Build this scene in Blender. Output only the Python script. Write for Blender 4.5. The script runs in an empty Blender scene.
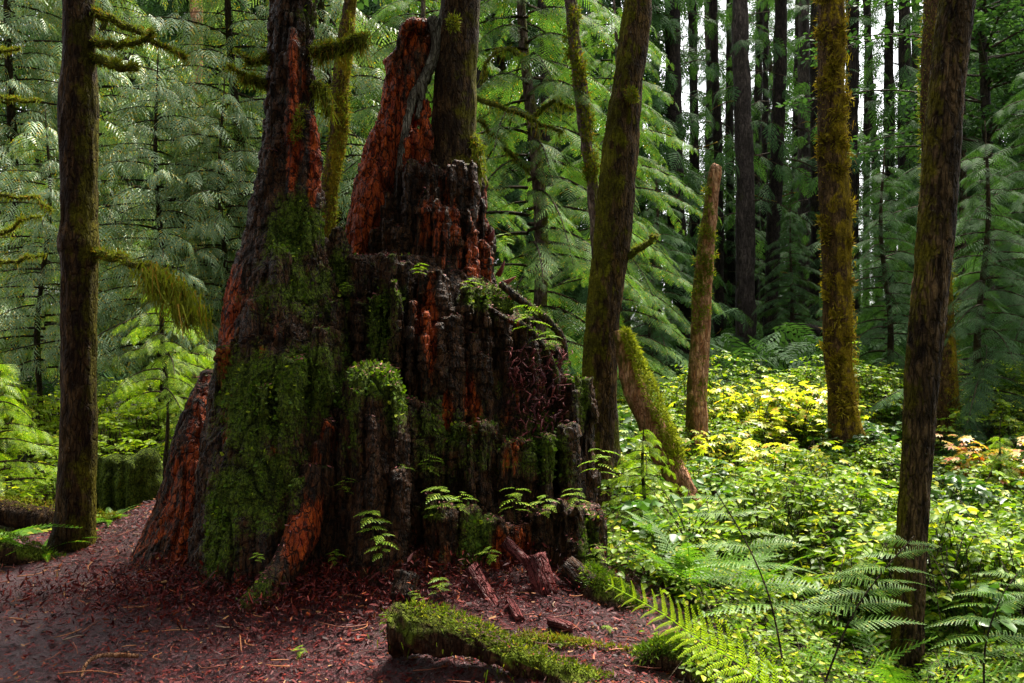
import bpy, math, random
import numpy as np
from math import radians as R
random.seed(7); rng = np.random.default_rng(11)
S = bpy.context.scene
COL = S.collection

# ------------------------------------------------------------------ camera, world, sun
CH, FL, CX, CY = 1.6, 800.0, 512.0, 341.5
cd = bpy.data.cameras.new("camera"); cam = bpy.data.objects.new("camera", cd); COL.objects.link(cam)
cd.sensor_width = 36; cd.lens = 36 * FL / 1024; cd.clip_end = 600; cd.clip_start = 0.05
cam.location = (0, 0, CH); cam.rotation_euler = (R(90), 0, 0)
S.camera = cam
SUN_EL, SUN_AZ = 62.0, 28.0          # azimuth from +Y (away from the camera) towards +X
w = bpy.data.worlds.new("World"); S.world = w; w.use_nodes = True
nt = w.node_tree; nt.nodes.clear()
sky = nt.nodes.new("ShaderNodeTexSky"); sky.sky_type = 'NISHITA'; sky.sun_disc = False
sky.sun_elevation = R(SUN_EL); sky.sun_rotation = R(SUN_AZ); sky.air_density = 1.0; sky.dust_density = 3.0
hs = nt.nodes.new("ShaderNodeHueSaturation"); hs.inputs['Saturation'].default_value = 0.12
bg = nt.nodes.new("ShaderNodeBackground"); bg.inputs[1].default_value = 0.13
wo = nt.nodes.new("ShaderNodeOutputWorld")
nt.links.new(sky.outputs[0], hs.inputs['Color']); nt.links.new(hs.outputs[0], bg.inputs[0]); nt.links.new(bg.outputs[0], wo.inputs[0])
ld = bpy.data.lights.new("sun", 'SUN'); ld.energy = 4.2; ld.angle = R(10); ld.color = (1, 0.93, 0.80)
sun = bpy.data.objects.new("sun", ld); COL.objects.link(sun)
sun.rotation_euler = (R(-(90 - SUN_EL)), 0, R(-SUN_AZ))
S.view_settings.view_transform = 'Standard'; S.view_settings.look = 'None'
S.view_settings.exposure = 1.85; S.view_settings.gamma = 1
cy = S.cycles
cy.max_bounces = 5; cy.diffuse_bounces = 3; cy.glossy_bounces = 2; cy.transmission_bounces = 3
cy.transparent_max_bounces = 4; cy.caustics_reflective = False; cy.caustics_refractive = False
cy.sample_clamp_indirect = 4.0

# ------------------------------------------------------------------ helpers
def P(px, py, Y): return np.array([(px - CX) / FL * Y, Y, CH - (py - CY) / FL * Y])
def sst(a, b, x):
    t = np.clip((np.asarray(x, float) - a) / (b - a), 0, 1); return t * t * (3 - 2 * t)
def hsh(i, j, k):
    i = i.astype(np.int64); j = j.astype(np.int64); k = k.astype(np.int64)
    h = (i * 73856093) ^ (j * 19349663) ^ (k * 83492791)
    h = (h ^ (h >> 13)) * 1274126177 & 0xffffffff
    h = (h ^ (h >> 16)) * 2246822519 & 0xffffffff
    h = h ^ (h >> 15)
    return (h & 0xffffff) / float(0xffffff)
def vn(x, y, z=0.0):
    x, y, z = np.broadcast_arrays(np.asarray(x, float), np.asarray(y, float), np.asarray(z, float))
    i, j, k = np.floor(x), np.floor(y), np.floor(z)
    u, v, t = x - i, y - j, z - k
    u, v, t = u*u*(3-2*u), v*v*(3-2*v), t*t*(3-2*t)
    r = 0
    for a in (0, 1):
        for b in (0, 1):
            for c in (0, 1):
                r = r + hsh(i+a, j+b, k+c) * (u if a else 1-u) * (v if b else 1-v) * (t if c else 1-t)
    return r
def fbm(x, y, z=0.0, o=4):
    r = 0; a = 0.5; s = 1.0; tot = 0
    for q in range(o):
        r = r + a * vn(x*s + 17.3*q, y*s + 5.1*q, z*s + 9.7*q); tot += a; a *= .5; s *= 2.03
    return r / tot
def ground(x, y):
    x = np.asarray(x, float); y = np.asarray(y, float)
    z = 0.05 * (fbm(x*.7+3, y*.7, 0, 3) - .5) * 2
    drop = sst(0.5, 2.2, x - 0.12*(y-4)) * (1 - sst(9, 12.5, y))
    z = z - 0.5 * drop
    z = z - 0.10 * sst(4.6, 3.2, y) * sst(0.3, -1, x)
    z = z + 1.35 * sst(13, 33, y) + 2.5 * sst(33, 90, y)
    m = np.exp(-(((x+0.15)/1.3)**2 + ((y-5.1)/0.75)**2)); z = z + 0.16*m
    m = np.exp(-(((x+2.75)/0.7)**2 + ((y-7.2)/1.1)**2)); z = z + 0.26*m
    m = np.exp(-(((x+1.5)/1.3)**2 + ((y-4.95)/0.55)**2)); z = z + 0.10*m
    z = z + 0.25 * sst(7, 9.5, y) * sst(-2.2, -4, x)
    return z
def mesh(name, V, F, mats, mi=None, parent=None, smooth=False, attrs=None):
    V = np.ascontiguousarray(V, dtype=np.float32); F = np.ascontiguousarray(F, dtype=np.int32)
    me = bpy.data.meshes.new(name); k = F.shape[1]
    me.vertices.add(len(V)); me.vertices.foreach_set("co", V.ravel())
    me.loops.add(F.size); me.loops.foreach_set("vertex_index", F.ravel())
    me.polygons.add(len(F)); me.polygons.foreach_set("loop_start", np.arange(0, F.size, k, dtype=np.int32))
    me.update(calc_edges=True)
    for m in (mats if isinstance(mats, (list, tuple)) else [mats]): me.materials.append(m)
    if mi is not None: me.polygons.foreach_set("material_index", np.asarray(mi, dtype=np.int32))
    if smooth: me.polygons.foreach_set("use_smooth", np.ones(len(F), dtype=bool))
    for an, av in (attrs or {}).items():
        at = me.attributes.new(an, 'FLOAT', 'POINT'); at.data.foreach_set("value", np.asarray(av, dtype=np.float32))
    me.validate() if len(F) < 3000 else None
    o = bpy.data.objects.new(name, me); COL.objects.link(o)
    if parent is not None: o.parent = parent; o.matrix_parent_inverse.identity(); 
    return o
def empty(name, label, cat, loc=(0, 0, 0), rz=0, group=None, sc=1.0):
    o = bpy.data.objects.new(name, None); COL.objects.link(o); o.empty_display_size = .2
    o.location = loc; o.rotation_euler = (0, 0, rz); o.scale = (sc,)*3
    return tag(o, label, cat, group)
def tag(o, label=None, cat=None, group=None, kind=None):
    if label: o["label"] = label
    if cat: o["category"] = cat
    if group: o["group"] = group
    if kind: o["kind"] = kind
    return o
def dup(root, loc, rz, label, sc=1.0, group=None):
    r = root.copy(); COL.objects.link(r); r.location = loc; r.rotation_euler = (0, 0, rz); r.scale = (sc,)*3
    r["label"] = label
    if group: r["group"] = group
    for ch in root.children:
        c = ch.copy(); COL.objects.link(c); c.parent = r
    return r
class Acc:
    def __init__(s): s.V = []; s.F = []; s.M = []; s.n = 0
    def add(s, V, F, m=0):
        V = np.asarray(V, float).reshape(-1, 3); F = np.asarray(F, int).reshape(-1, 4)
        s.V.append(V); s.F.append(F + s.n); s.M.append(np.full(len(F), m)); s.n += len(V)
    def get(s): return np.concatenate(s.V), np.concatenate(s.F), np.concatenate(s.M)
    def build(s, name, mats, parent=None, smooth=False, attrs=None):
        V, F, M = s.get(); return mesh(name, V, F, mats, M, parent, smooth, attrs)
def inst(tv, tf, Rm, T, sc):
    """template verts (n,3), quads (q,4), rotations (m,3,3) columns=axes, T (m,3), sc (m,)"""
    m = len(T); n = len(tv)
    V = np.einsum('mij,nj->mni', Rm, tv) * np.asarray(sc).reshape(m, 1, 1) + T[:, None, :]
    F = tf[None] + (np.arange(m) * n)[:, None, None]
    return V.reshape(-1, 3), F.reshape(-1, 4)
def frames(D, U, roll=None):
    """columns: D, side, normal"""
    D = D / np.linalg.norm(D, axis=1, keepdims=True)
    s = np.cross(U, D); s /= np.linalg.norm(s, axis=1, keepdims=True) + 1e-9
    n = np.cross(D, s)
    if roll is not None:
        c = np.cos(roll)[:, None]; q = np.sin(roll)[:, None]
        s, n = s*c + n*q, n*c - s*q
    return np.stack([D, s, n], axis=2)
def spl(pts, n):
    """smooth resample of rows"""
    p = np.asarray(pts, float); k = len(p)
    t = np.linspace(0, k-1, n); i = np.clip(np.floor(t).astype(int), 0, k-2); u = (t - i)[:, None]
    g = lambda a: p[np.clip(a, 0, k-1)]
    p0, p1, p2, p3 = g(i-1), g(i), g(i+1), g(i+2)
    p0 = np.where((i == 0)[:, None], 2*p1-p2, p0); p3 = np.where((i == k-2)[:, None], 2*p2-p1, p3)
    return 0.5*((2*p1)+(-p0+p2)*u+(2*p0-5*p1+4*p2-p3)*u**2+(-p0+3*p1-3*p2+p3)*u**3)
def tube(C, r, n=8, cap=True, flat=1.0):
    """C (k,3), r (k,) -> verts, quads (ends pinched)"""
    C = np.asarray(C, float); k = len(C); r = np.broadcast_to(r, (k,)).astype(float)
    T = np.gradient(C, axis=0); T /= np.linalg.norm(T, axis=1, keepdims=True) + 1e-9
    up = np.array([0, 0, 1.0]) if abs(T[:, 2]).mean() < .8 else np.array([0, 1.0, 0])
    s = np.cross(np.broadcast_to(up, T.shape), T); s /= np.linalg.norm(s, axis=1, keepdims=True) + 1e-9
    b = np.cross(T, s); a = np.arange(n) / n * 2*np.pi
    ring = C[:, None] + r[:, None, None]*(np.cos(a)[None, :, None]*s[:, None] + flat*np.sin(a)[None, :, None]*b[:, None])
    V = ring.reshape(-1, 3); i = np.arange(k-1)[:, None]*n; j = np.arange(n)[None]; j2 = (j+1) % n
    F = np.stack([i+j, i+j2, i+n+j2, i+n+j], -1).reshape(-1, 4)
    if cap:   # pinch ends: an extra ring collapsed to nearly a point
        e0 = C[0] + (ring[0]-C[0])*.02; e1 = C[-1] + (ring[-1]-C[-1])*.02
        o = len(V); V = np.concatenate([V, e0, e1]); jj = np.arange(n); jn = (jj+1) % n
        F = np.concatenate([F, np.stack([o+jj, o+jn, jn, jj], -1), np.stack([(k-1)*n+jj, (k-1)*n+jn, o+n+jn, o+n+jj], -1)])
    return V, F

# ------------------------------------------------------------------ materials
def newmat(name):
    m = bpy.data.materials.new(name); m.use_nodes = True; t = m.node_tree; t.nodes.clear(); return m, t
def nd(t, ty, **k):
    n = t.nodes.new(ty)
    for a, b in k.items(): setattr(n, a, b)
    return n
def mixc(t, f, a, b, mode='MIX'):
    n = nd(t, "ShaderNodeMix", data_type='RGBA', blend_type=mode)
    for s, v in ((n.inputs[0], f), (n.inputs[6], a), (n.inputs[7], b)):
        if isinstance(v, (int, float)): s.default_value = v
        elif isinstance(v, tuple): s.default_value = (*v, 1)
        else: t.links.new(v, s)
    return n.outputs[2]
def noise(t, scale, vec, detail=3, rough=.55):
    n = nd(t, "ShaderNodeTexNoise"); n.inputs['Scale'].default_value = scale; n.inputs['Detail'].default_value = detail
    n.inputs['Roughness'].default_value = rough; t.links.new(vec, n.inputs['Vector']); return n.outputs['Fac']
def rmp(t, v, a, b, lo=0., hi=1.):
    n = nd(t, "ShaderNodeMapRange", interpolation_type='SMOOTHSTEP')
    n.inputs[1].default_value = a; n.inputs[2].default_value = b; n.inputs[3].default_value = lo; n.inputs[4].default_value = hi
    t.links.new(v, n.inputs[0]); return n.outputs[0]
def mth(t, op, a, b=0.):
    n = nd(t, "ShaderNodeMath", operation=op)
    for s, v in zip(n.inputs, (a, b)):
        if isinstance(v, (int, float)): s.default_value = v
        else: t.links.new(v, s)
    return n.outputs[0]
def coords(t, sc=(1, 1, 1)):
    c = nd(t, "ShaderNodeTexCoord"); m = nd(t, "ShaderNodeMapping"); m.inputs['Scale'].default_value = sc
    t.links.new(c.outputs['Object'], m.inputs[0]); return m.outputs[0]
def finish(t, col, rough, bump=None, bs=.5, bd=.01, spec=.5):
    p = nd(t, "ShaderNodeBsdfPrincipled"); o = nd(t, "ShaderNodeOutputMaterial")
    t.links.new(col, p.inputs['Base Color'])
    if isinstance(rough, float): p.inputs['Roughness'].default_value = rough
    else: t.links.new(rough, p.inputs['Roughness'])
    p.inputs['Specular IOR Level'].default_value = spec
    if bump is not None:
        b = nd(t, "ShaderNodeBump"); b.inputs['Strength'].default_value = bs; b.inputs['Distance'].default_value = bd
        t.links.new(bump, b.inputs['Height']); t.links.new(b.outputs[0], p.inputs['Normal'])
    t.links.new(p.outputs[0], o.inputs[0]); return p
def leaf_mat(name, a, b, c=None, cf=.06, trans=.35, rough=.45, spec=.4, tint=(1.15, 1.25, .5)):
    m, t = newmat(name); g = nd(t, "ShaderNodeNewGeometry"); rd = g.outputs['Random Per Island']
    col = mixc(t, rd, a, b)
    n = noise(t, 1.3, coords(t), 2)
    col = mixc(t, rmp(t, n, .35, .7, 0, .55), col, tuple(x*.55 for x in a))
    if c is not None:
        r2 = mth(t, 'FRACT', mth(t, 'MULTIPLY', rd, 37.7))
        col = mixc(t, mth(t, 'LESS_THAN', r2, cf), col, c)
    p = nd(t, "ShaderNodeBsdfPrincipled"); p.inputs['Roughness'].default_value = rough; p.inputs['Specular IOR Level'].default_value = spec
    t.links.new(col, p.inputs['Base Color'])
    tr = nd(t, "ShaderNodeBsdfTranslucent"); t.links.new(mixc(t, 1.0, col, tint, 'MULTIPLY'), tr.inputs[0])
    mx = nd(t, "ShaderNodeMixShader"); mx.inputs[0].default_value = trans
    o = nd(t, "ShaderNodeOutputMaterial")
    t.links.new(p.outputs[0], mx.inputs[1]); t.links.new(tr.outputs[0], mx.inputs[2]); t.links.new(mx.outputs[0], o.inputs[0])
    return m
def bark_mat(name, a, b, moss=.3, mossc=(.10, .11, .015), mdir=(1, 0, 0), spots=.5, rough=.75, scale=1.0):
    m, t = newmat(name); v = coords(t, (14*scale, 14*scale, 3.5*scale)); v1 = coords(t)
    n1 = noise(t, 1.6, v, 5, .65); n2 = noise(t, 6*scale, v1, 4); n3 = noise(t, 55*scale, v1, 3, .7)
    col = mixc(t, rmp(t, n1, .35, .65), a, b)
    col = mixc(t, rmp(t, n3, .62, .74, 0, spots), col, (.30, .29, .25))
    g = nd(t, "ShaderNodeNewGeometry"); d = nd(t, "ShaderNodeVectorMath", operation='DOT_PRODUCT')
    t.links.new(g.outputs['Normal'], d.inputs[0]); d.inputs[1].default_value = mdir
    mm = mth(t, 'ADD', mth(t, 'MULTIPLY', d.outputs['Value'], .22), mth(t, 'ADD', n2, mth(t, 'MULTIPLY', n3, .15)))
    mf = rmp(t, mm, .86 - moss*.6, 1.0 - moss*.55)
    mc = mixc(t, rmp(t, n3, .3, .7), tuple(x*.5 for x in mossc), mossc)
    col = mixc(t, mf, col, mc)
    nv = nd(t, "ShaderNodeTexVoronoi", feature='DISTANCE_TO_EDGE'); nv.inputs['Scale'].default_value = 2.2
    wv = nd(t, "ShaderNodeVectorMath", operation='ADD'); t.links.new(v, wv.inputs[0])
    nn = nd(t, "ShaderNodeTexNoise"); nn.inputs['Scale'].default_value = 1.5; t.links.new(v, nn.inputs['Vector']); t.links.new(nn.outputs['Color'], wv.inputs[1])
    t.links.new(wv.outputs[0], nv.inputs['Vector']); pl = rmp(t, nv.outputs['Distance'], 0, .16)
    col = mixc(t, mth(t, 'MULTIPLY', mth(t, 'SUBTRACT', 1., pl), mth(t, 'SUBTRACT', .55, mth(t, 'MULTIPLY', mf, .4))), col, tuple(x*.3 for x in a))
    n6 = noise(t, 3.2*scale, v1, 5, .7); col = mixc(t, rmp(t, n6, .40, .62, .6, 0), col, tuple(x*.45 for x in a))
    h = mth(t, 'ADD', mth(t, 'ADD', n1, mth(t, 'MULTIPLY', n3, .7)), mth(t, 'MULTIPLY', pl, .8))
    finish(t, col, rmp(t, mf, 0, 1, rough, .95), h, 1.0, .035, .1)
    return m
M = {}
M['cedar'] = leaf_mat('cedar_leaf', (.14, .25, .09), (.29, .40, .21), (.48, .36, .03), .09, .25, .5, .4, (1.1, 1.2, .35))
M['hemlock'] = leaf_mat('hemlock_leaf', (.075, .16, .035), (.15, .27, .06), (.30, .26, .03), .06, .35, .65, .15)
M['dark'] = leaf_mat('dark_conifer_leaf', (.032, .08, .026), (.065, .135, .042), None, 0, .3, .7, .12)
M['bright'] = leaf_mat('bright_sapling_leaf', (.14, .26, .012), (.26, .39, .025), (.45, .5, .04), .1, .45, .5, .25)
M['under'] = leaf_mat('undergrowth_leaf', (.075, .17, .010), (.26, .37, .015), (.48, .48, .03), .10, .42, .45, .22)
M['broad'] = leaf_mat('broad_dark_leaf', (.035, .10, .015), (.08, .18, .025), (.25, .28, .03), .06, .35, .4, .4)
M['underL'] = leaf_mat('sunlit_undergrowth_leaf', (.20, .33, .015), (.42, .54, .03), (.6, .58, .04), .10, .5, .45, .3)  # brighter copy of the undergrowth leaf, with sunlight put into its colour
M['yellow'] = leaf_mat('yellow_leaf', (.36, .46, .03), (.60, .58, .05), (.6, .35, .04), .12, .5, .4, .4)
M['orange'] = leaf_mat('orange_leaf', (.5, .30, .04), (.55, .42, .10), (.5, .12, .03), .2, .45, .45, .4)
M['fern'] = leaf_mat('fern_leaf', (.07, .17, .015), (.14, .27, .025), (.3, .32, .03), .05, .4, .5, .22)
M['fernY'] = leaf_mat('yellow_fern_leaf', (.38, .56, .02), (.50, .64, .03), None, 0, .45, .4, .4)
M['mossleaf'] = leaf_mat('moss_strand', (.14, .17, .015), (.22, .24, .02), (.25, .15, .02), .15, .3, .9, .1)
M['mossdark'] = leaf_mat('moss_leaf_dark', (.05, .105, .006), (.12, .20, .010), (.28, .34, .02), .10, .3, .7, .2)
M['mosslogleaf'] = leaf_mat('moss_leaf_olive', (.06, .10, .008), (.15, .20, .012), (.3, .3, .02), .15, .3, .8, .1)
M['twig'] = bark_mat('twig_bark', (.05, .035, .02), (.10, .07, .04), .3)
M['barkL'] = bark_mat('dark_brown_bark', (.026, .012, .005), (.13, .068, .025), .40, (.15, .13, .008), (1, .1, 0), .5)
M['barkM'] = bark_mat('brown_bark', (.03, .015, .006), (.17, .095, .032), .60, (.19, .18, .010), (-1, .2, 0), .6)
M['barkR'] = bark_mat('grey_brown_bark', (.022, .012, .006), (.22, .13, .06), .36, (.18, .15, .012), (-1, .3, 0), .7)
M['barkfar'] = bark_mat('far_bark', (.016, .012, .010), (.05, .037, .028), .12, (.07, .08, .02), (-1, 0, 0), .2, .8, .5)
M['barkgrey'] = bark_mat('far_grey_bark', (.05, .038, .034), (.11, .085, .072), .05, (.07, .08, .02), (-1, 0, 0), .2, .8, .5)
M['mossbark'] = bark_mat('mossy_bark', (.06, .03, .014), (.18, .10, .04), .62, (.40, .27, .012), (1, 0, .2), .4)
M['mosspatch'] = bark_mat('patchy_bark', (.10, .06, .055), (.34, .25, .22), .42, (.17, .17, .015), (1, 0, .2), .6)
M['redsnag'] = bark_mat('red_snag_wood', (.36, .14, .06), (.75, .42, .24), .38, (.14, .14, .02), (-1, 0, 0), .4)
M['mosslog'] = bark_mat('moss_log', (.04, .018, .010), (.13, .065, .03), .36, (.14, .19, .015), (.3, 0, 1.3), .3)
M['mossall'] = bark_mat('moss_fur', (.08, .08, .012), (.14, .14, .02), .9, (.17, .19, .018), (0, 0, 1), .1)
def wood_mat():
    m, t = newmat('rotten_stump_wood')
    v = coords(t, (16, 16, 2.2)); v1 = coords(t)
    n1 = noise(t, 1.8, v, 5, .65); n3 = noise(t, 60, v1, 3, .7); n4 = noise(t, 9, v1, 4)
    at = nd(t, "ShaderNodeAttribute", attribute_name='red'); am = nd(t, "ShaderNodeAttribute", attribute_name='moss')
    ac = nd(t, "ShaderNodeAttribute", attribute_name='crack')
    base = mixc(t, rmp(t, n1, .32, .68), (.010, .005, .003), (.125, .052, .020))
    base = mixc(t, rmp(t, n4, .6, .75, 0, .5), base, (.15, .12, .075))
    red = mixc(t, rmp(t, n1, .3, .7), (.22, .018, .005), (.66, .115, .014))
    rf = rmp(t, mth(t, 'ADD', at.outputs['Fac'], mth(t, 'MULTIPLY', mth(t, 'ADD', n1, mth(t, 'MULTIPLY', n4, .7)), .55)), .72, 1.0)
    col = mixc(t, rf, base, red)
    mf = rmp(t, mth(t, 'ADD', am.outputs['Fac'], mth(t, 'MULTIPLY', mth(t, 'ADD', n4, mth(t, 'MULTIPLY', n3, .8)), .6)), .82, 1.05)
    mc = mixc(t, rmp(t, n3, .35, .65), (.03, .06, .005), (.15, .21, .014))
    col = mixc(t, mf, col, mc)
    n5 = noise(t, 4, coords(t, (22, 22, 9)), 5, .75)
    col = mixc(t, rmp(t, n5, .60, .68, 0, .55), col, (.24, .10, .06)); col = mixc(t, rmp(t, n5, .36, .43, .75, 0), col, (.008, .005, .004))
    nv = nd(t, "ShaderNodeTexVoronoi", feature='DISTANCE_TO_EDGE'); nv.inputs['Scale'].default_value = 1.0
    vc = coords(t, (26, 26, 9)); wv = nd(t, "ShaderNodeVectorMath", operation='ADD'); t.links.new(vc, wv.inputs[0])
    nn = nd(t, "ShaderNodeTexNoise"); nn.inputs['Scale'].default_value = 1.1; nn.inputs['Detail'].default_value = 4; t.links.new(vc, nn.inputs['Vector']); t.links.new(nn.outputs['Color'], wv.inputs[1])
    t.links.new(wv.outputs[0], nv.inputs['Vector']); pl = rmp(t, nv.outputs['Distance'], 0, .11)
    col = mixc(t, mth(t, 'MULTIPLY', mth(t, 'SUBTRACT', 1., pl), mth(t, 'SUBTRACT', .9, mth(t, 'MULTIPLY', mf, .6))), col, (.006, .004, .003))
    col = mixc(t, mth(t, 'MULTIPLY', mth(t, 'MINIMUM', ac.outputs['Fac'], 1.), .8), col, (.006, .004, .003))
    h = mth(t, 'ADD', mth(t, 'ADD', mth(t, 'ADD', n1, mth(t, 'MULTIPLY', n3, .8)), n5), mth(t, 'MULTIPLY', pl, .9))
    finish(t, col, rmp(t, mf, 0, 1, .5, .95), h, 1.0, .035, .18)
    return m
M['wood'] = wood_mat()
def litter_mat(name, cols, rough=.55):
    m, t = newmat(name); g = nd(t, "ShaderNodeNewGeometry")
    r = nd(t, "ShaderNodeValToRGB"); t.links.new(g.outputs['Random Per Island'], r.inputs[0]); r.color_ramp.interpolation = 'CONSTANT'
    e = r.color_ramp.elements
    while len(e) < len(cols): e.new(.5)
    for i, (p_, c) in enumerate(cols): e[i].position = p_; e[i].color = (*c, 1)
    finish(t, r.outputs[0], rough, None, spec=.15); return m
M['litter'] = litter_mat('bark_litter', [(0, (.055, .005, .005)), (.22, (.085, .008, .007)), (.45, (.022, .004, .004)), (.65, (.13, .014, .008)), (.84, (.06, .018, .022)), (.95, (.22, .05, .012)), (.985, (.26, .13, .05))])
def ground_mat():
    m, t = newmat('forest_floor'); v = coords(t)
    n = noise(t, 40, v, 4, .7); n2 = noise(t, 1.2, v, 3); n3 = noise(t, 160, v, 2, .7)
    col = mixc(t, rmp(t, n, .35, .65), (.014, .003, .004), (.065, .010, .012))
    col = mixc(t, rmp(t, n3, .55, .7, 0, .6), col, (.10, .03, .035))
    at = nd(t, "ShaderNodeAttribute", attribute_name='trail'); ag = nd(t, "ShaderNodeAttribute", attribute_name='green')
    col = mixc(t, mth(t, 'MULTIPLY', at.outputs['Fac'], .95), col, mixc(t, rmp(t, n, .3, .7), (.03, .010, .012), (.085, .030, .036)))
    col = mixc(t, ag.outputs['Fac'], col, mixc(t, rmp(t, n, .4, .6), (.02, .028, .008), (.05, .06, .015)))
    finish(t, col, rmp(t, n2, .4, .7, .32, .6), mth(t, 'ADD', n, n3), .9, .02, .5); return m
M['ground'] = ground_mat()

# ------------------------------------------------------------------ forest floor
def lines(a, b, c, d, fine, coarse_n):
    return np.unique(np.concatenate([a + (b-a)*(1-np.linspace(1, 0, coarse_n)**.35*1.0)[:0], np.linspace(b, c, int((c-b)/fine))]))
gx = np.concatenate([-7 - (np.geomspace(1, 120, 40)-1)[::-1], np.arange(-6.96, 6, .04), 6 + np.geomspace(1, 120, 40) - 1])
gy = np.concatenate([-60 + np.linspace(0, 59, 12), np.arange(-.5, 2.4, .2), np.arange(2.4, 9, .04), 9 + np.geomspace(.1, 220, 90)])
GX, GY = np.meshgrid(gx, gy); GZ = ground(GX, GY)
fineM = sst(-7, -6, GX)*sst(6, 5, GX)*sst(9, 8, GY)
GZ = GZ + fineM*(.035*(fbm(GX*9, GY*9, 0, 4)-.5) + .02*(vn(GX*24, GY*24)-.5))
nx, ny = len(gx), len(gy); i = (np.arange(ny-1)[:, None]*nx + np.arange(nx-1)[None]).ravel()
trail = sst(-1.6, -3.0, GX + .12*(GY-4)) * sst(6.3, 5.2, GY + .5*(GX+3.2))
green = np.clip(sst(.55, 1.1, GX - .1*(GY-4)) + sst(7.6, 8.6, GY), 0, 1)
tag(mesh('ground', np.stack([GX, GY, GZ], -1).reshape(-1, 3), np.stack([i, i+1, i+nx+1, i+nx], -1), M['ground'], smooth=True,
         attrs={'trail': trail.ravel(), 'green': green.ravel()}), kind='structure')

# ------------------------------------------------------------------ leaf / frond templates
def frond(L=.4, W=.2, n=12, m=4, ang=55, lw=.02, droop=.3, prof=None, r=random.Random(1), rach=True, gap=.0, pd=.25):
    prof = prof or (lambda t: min(1, t*3.2 + .35) * (1 - t)**.75 + .06)
    V, F = [], []
    def q(a, b, c, d):
        k = len(V); V.extend([a, b, c, d]); F.append((k, k+1, k+2, k+3))
    for i in range(n):
        t = (i + .5) / n
        for s in (-1, 1):
            x0 = L*(t + .25*s/n); l = W*prof(t)*r.uniform(.85, 1.15); a = R(ang + r.uniform(-6, 6) - 18*t)
            dx, dy = math.cos(a), s*math.sin(a)
            z0 = -droop*x0*x0/L
            st = l/m
            for j in range(m):
                d0 = st*j*(1-gap) + (st*gap)
                wv = (lw if m > 1 else lw*1.0)*(1 - .55*j/m)
                p = lambda u, v: (x0 + dx*u - dy*v, dy*u + dx*v, z0 - pd*u*u/max(l, .01) - .15*abs(v))
                q(p(d0 - st*.15, 0), p(d0 + st*.62, wv), p(d0 + st*1.25, 0), p(d0 + st*.62, -wv))
    if rach:
        rw = L*.008
        for i in range(5):
            xa, xb = L*i/5, L*(i+1)/5
            q((xa, -rw, -droop*xa*xa/L+.001), (xb, -rw*.7, -droop*xb*xb/L+.001), (xb, rw*.7, -droop*xb*xb/L+.001), (xa, rw, -droop*xa*xa/L+.001))
    return np.array(V), np.array(F)
CED = [frond(.46, .25, 6, 6, 44, .017, .35, r=random.Random(k), rach=False, gap=.05, pd=.5) for k in range(3)]
HEM = [frond(.40, .22, 9, 4, 56, .0125, .25, r=random.Random(k+5), rach=False) for k in range(3)]
FAR = [frond(.62, .34, 9, 2, 52, .026, .35, r=random.Random(k+9), rach=False) for k in range(3)]
def leafq(L=1., w=.5, fold=.12):
    return np.array([(0, 0, 0), (.3*L, w*.5, fold*w), (.72*L, w*.36, fold*w*.5), (L, 0, -.06*L), (.72*L, -w*.36, fold*w*.5), (.3*L, -w*.5, fold*w)]), np.array([(0, 1, 2, 3), (0, 3, 4, 5)])

def crown(acc, base_h, top_h, rad, nb, T, seed=0, fl=1.0, dens=.14, droop=.35, shape=.8, lean=(0, 0), up=.1, gapw=0, roll=.35, inner=.12, fd=(.1, .95)):
    """branches with fronds around a vertical axis (local coordinates)"""
    g = np.random.default_rng(seed); Ds, Us, Ts, Sc, Rl, Id = [], [], [], [], [], []
    for b in range(nb):
        t = (b + g.random()) / nb; h = base_h + (top_h-base_h)*t
        L = rad*((1 - t)**shape*.92 + .08)*g.uniform(.6, 1.12); az = b*2.399 + g.uniform(-.5, .5)
        n = max(3, int(L/dens)); s = np.linspace(0, 1, n+1)
        d = np.array([math.cos(az), math.sin(az), 0]); sd = np.array([-d[1], d[0], 0]); bow = g.uniform(-.15, .15)
        C = d*(L*s)[:, None] + sd*(bow*L*s*s)[:, None]
        z = h + up*L*s - droop*L*s**2*g.uniform(.7, 1.3); C[:, 2] = z
        C[:, 0] += lean[0]*h; C[:, 1] += lean[1]*h
        v, f = tube(C, np.linspace(.012*L+.004, .003, n+1), 3, cap=False); acc.add(v, f, 1)
        tg = np.gradient(C, axis=0)
        for k in range(1, n+1):
            if s[k] < inner: continue
            for sg in ((-1, 1) if k < n else (0,)):
                a = sg*R(g.uniform(38, 68)); td = tg[k]/np.linalg.norm(tg[k])
                dd = td*math.cos(a) + np.cross([0, 0, 1], td)*math.sin(a) + np.array([0, 0, -g.uniform(*fd)])
                Ds.append(dd); Ts.append(C[k]); Sc.append(fl*g.uniform(.65, 1.2)*(.55 + .5*math.sin(math.pi*min(1, s[k]*.9+.1)))); Rl.append(g.normal(0, roll)); Id.append(g.integers(len(T)))
    Ds, Ts, Sc, Rl, Id = map(np.array, (Ds, Ts, Sc, Rl, Id))
    Rm = frames(Ds, np.broadcast_to([0, 0, 1.], Ds.shape), Rl)
    for q in range(len(T)):
        k = Id == q
        if k.any(): acc.add(*inst(T[q][0], T[q][1], Rm[k], Ts[k], Sc[k]), 0)

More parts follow.
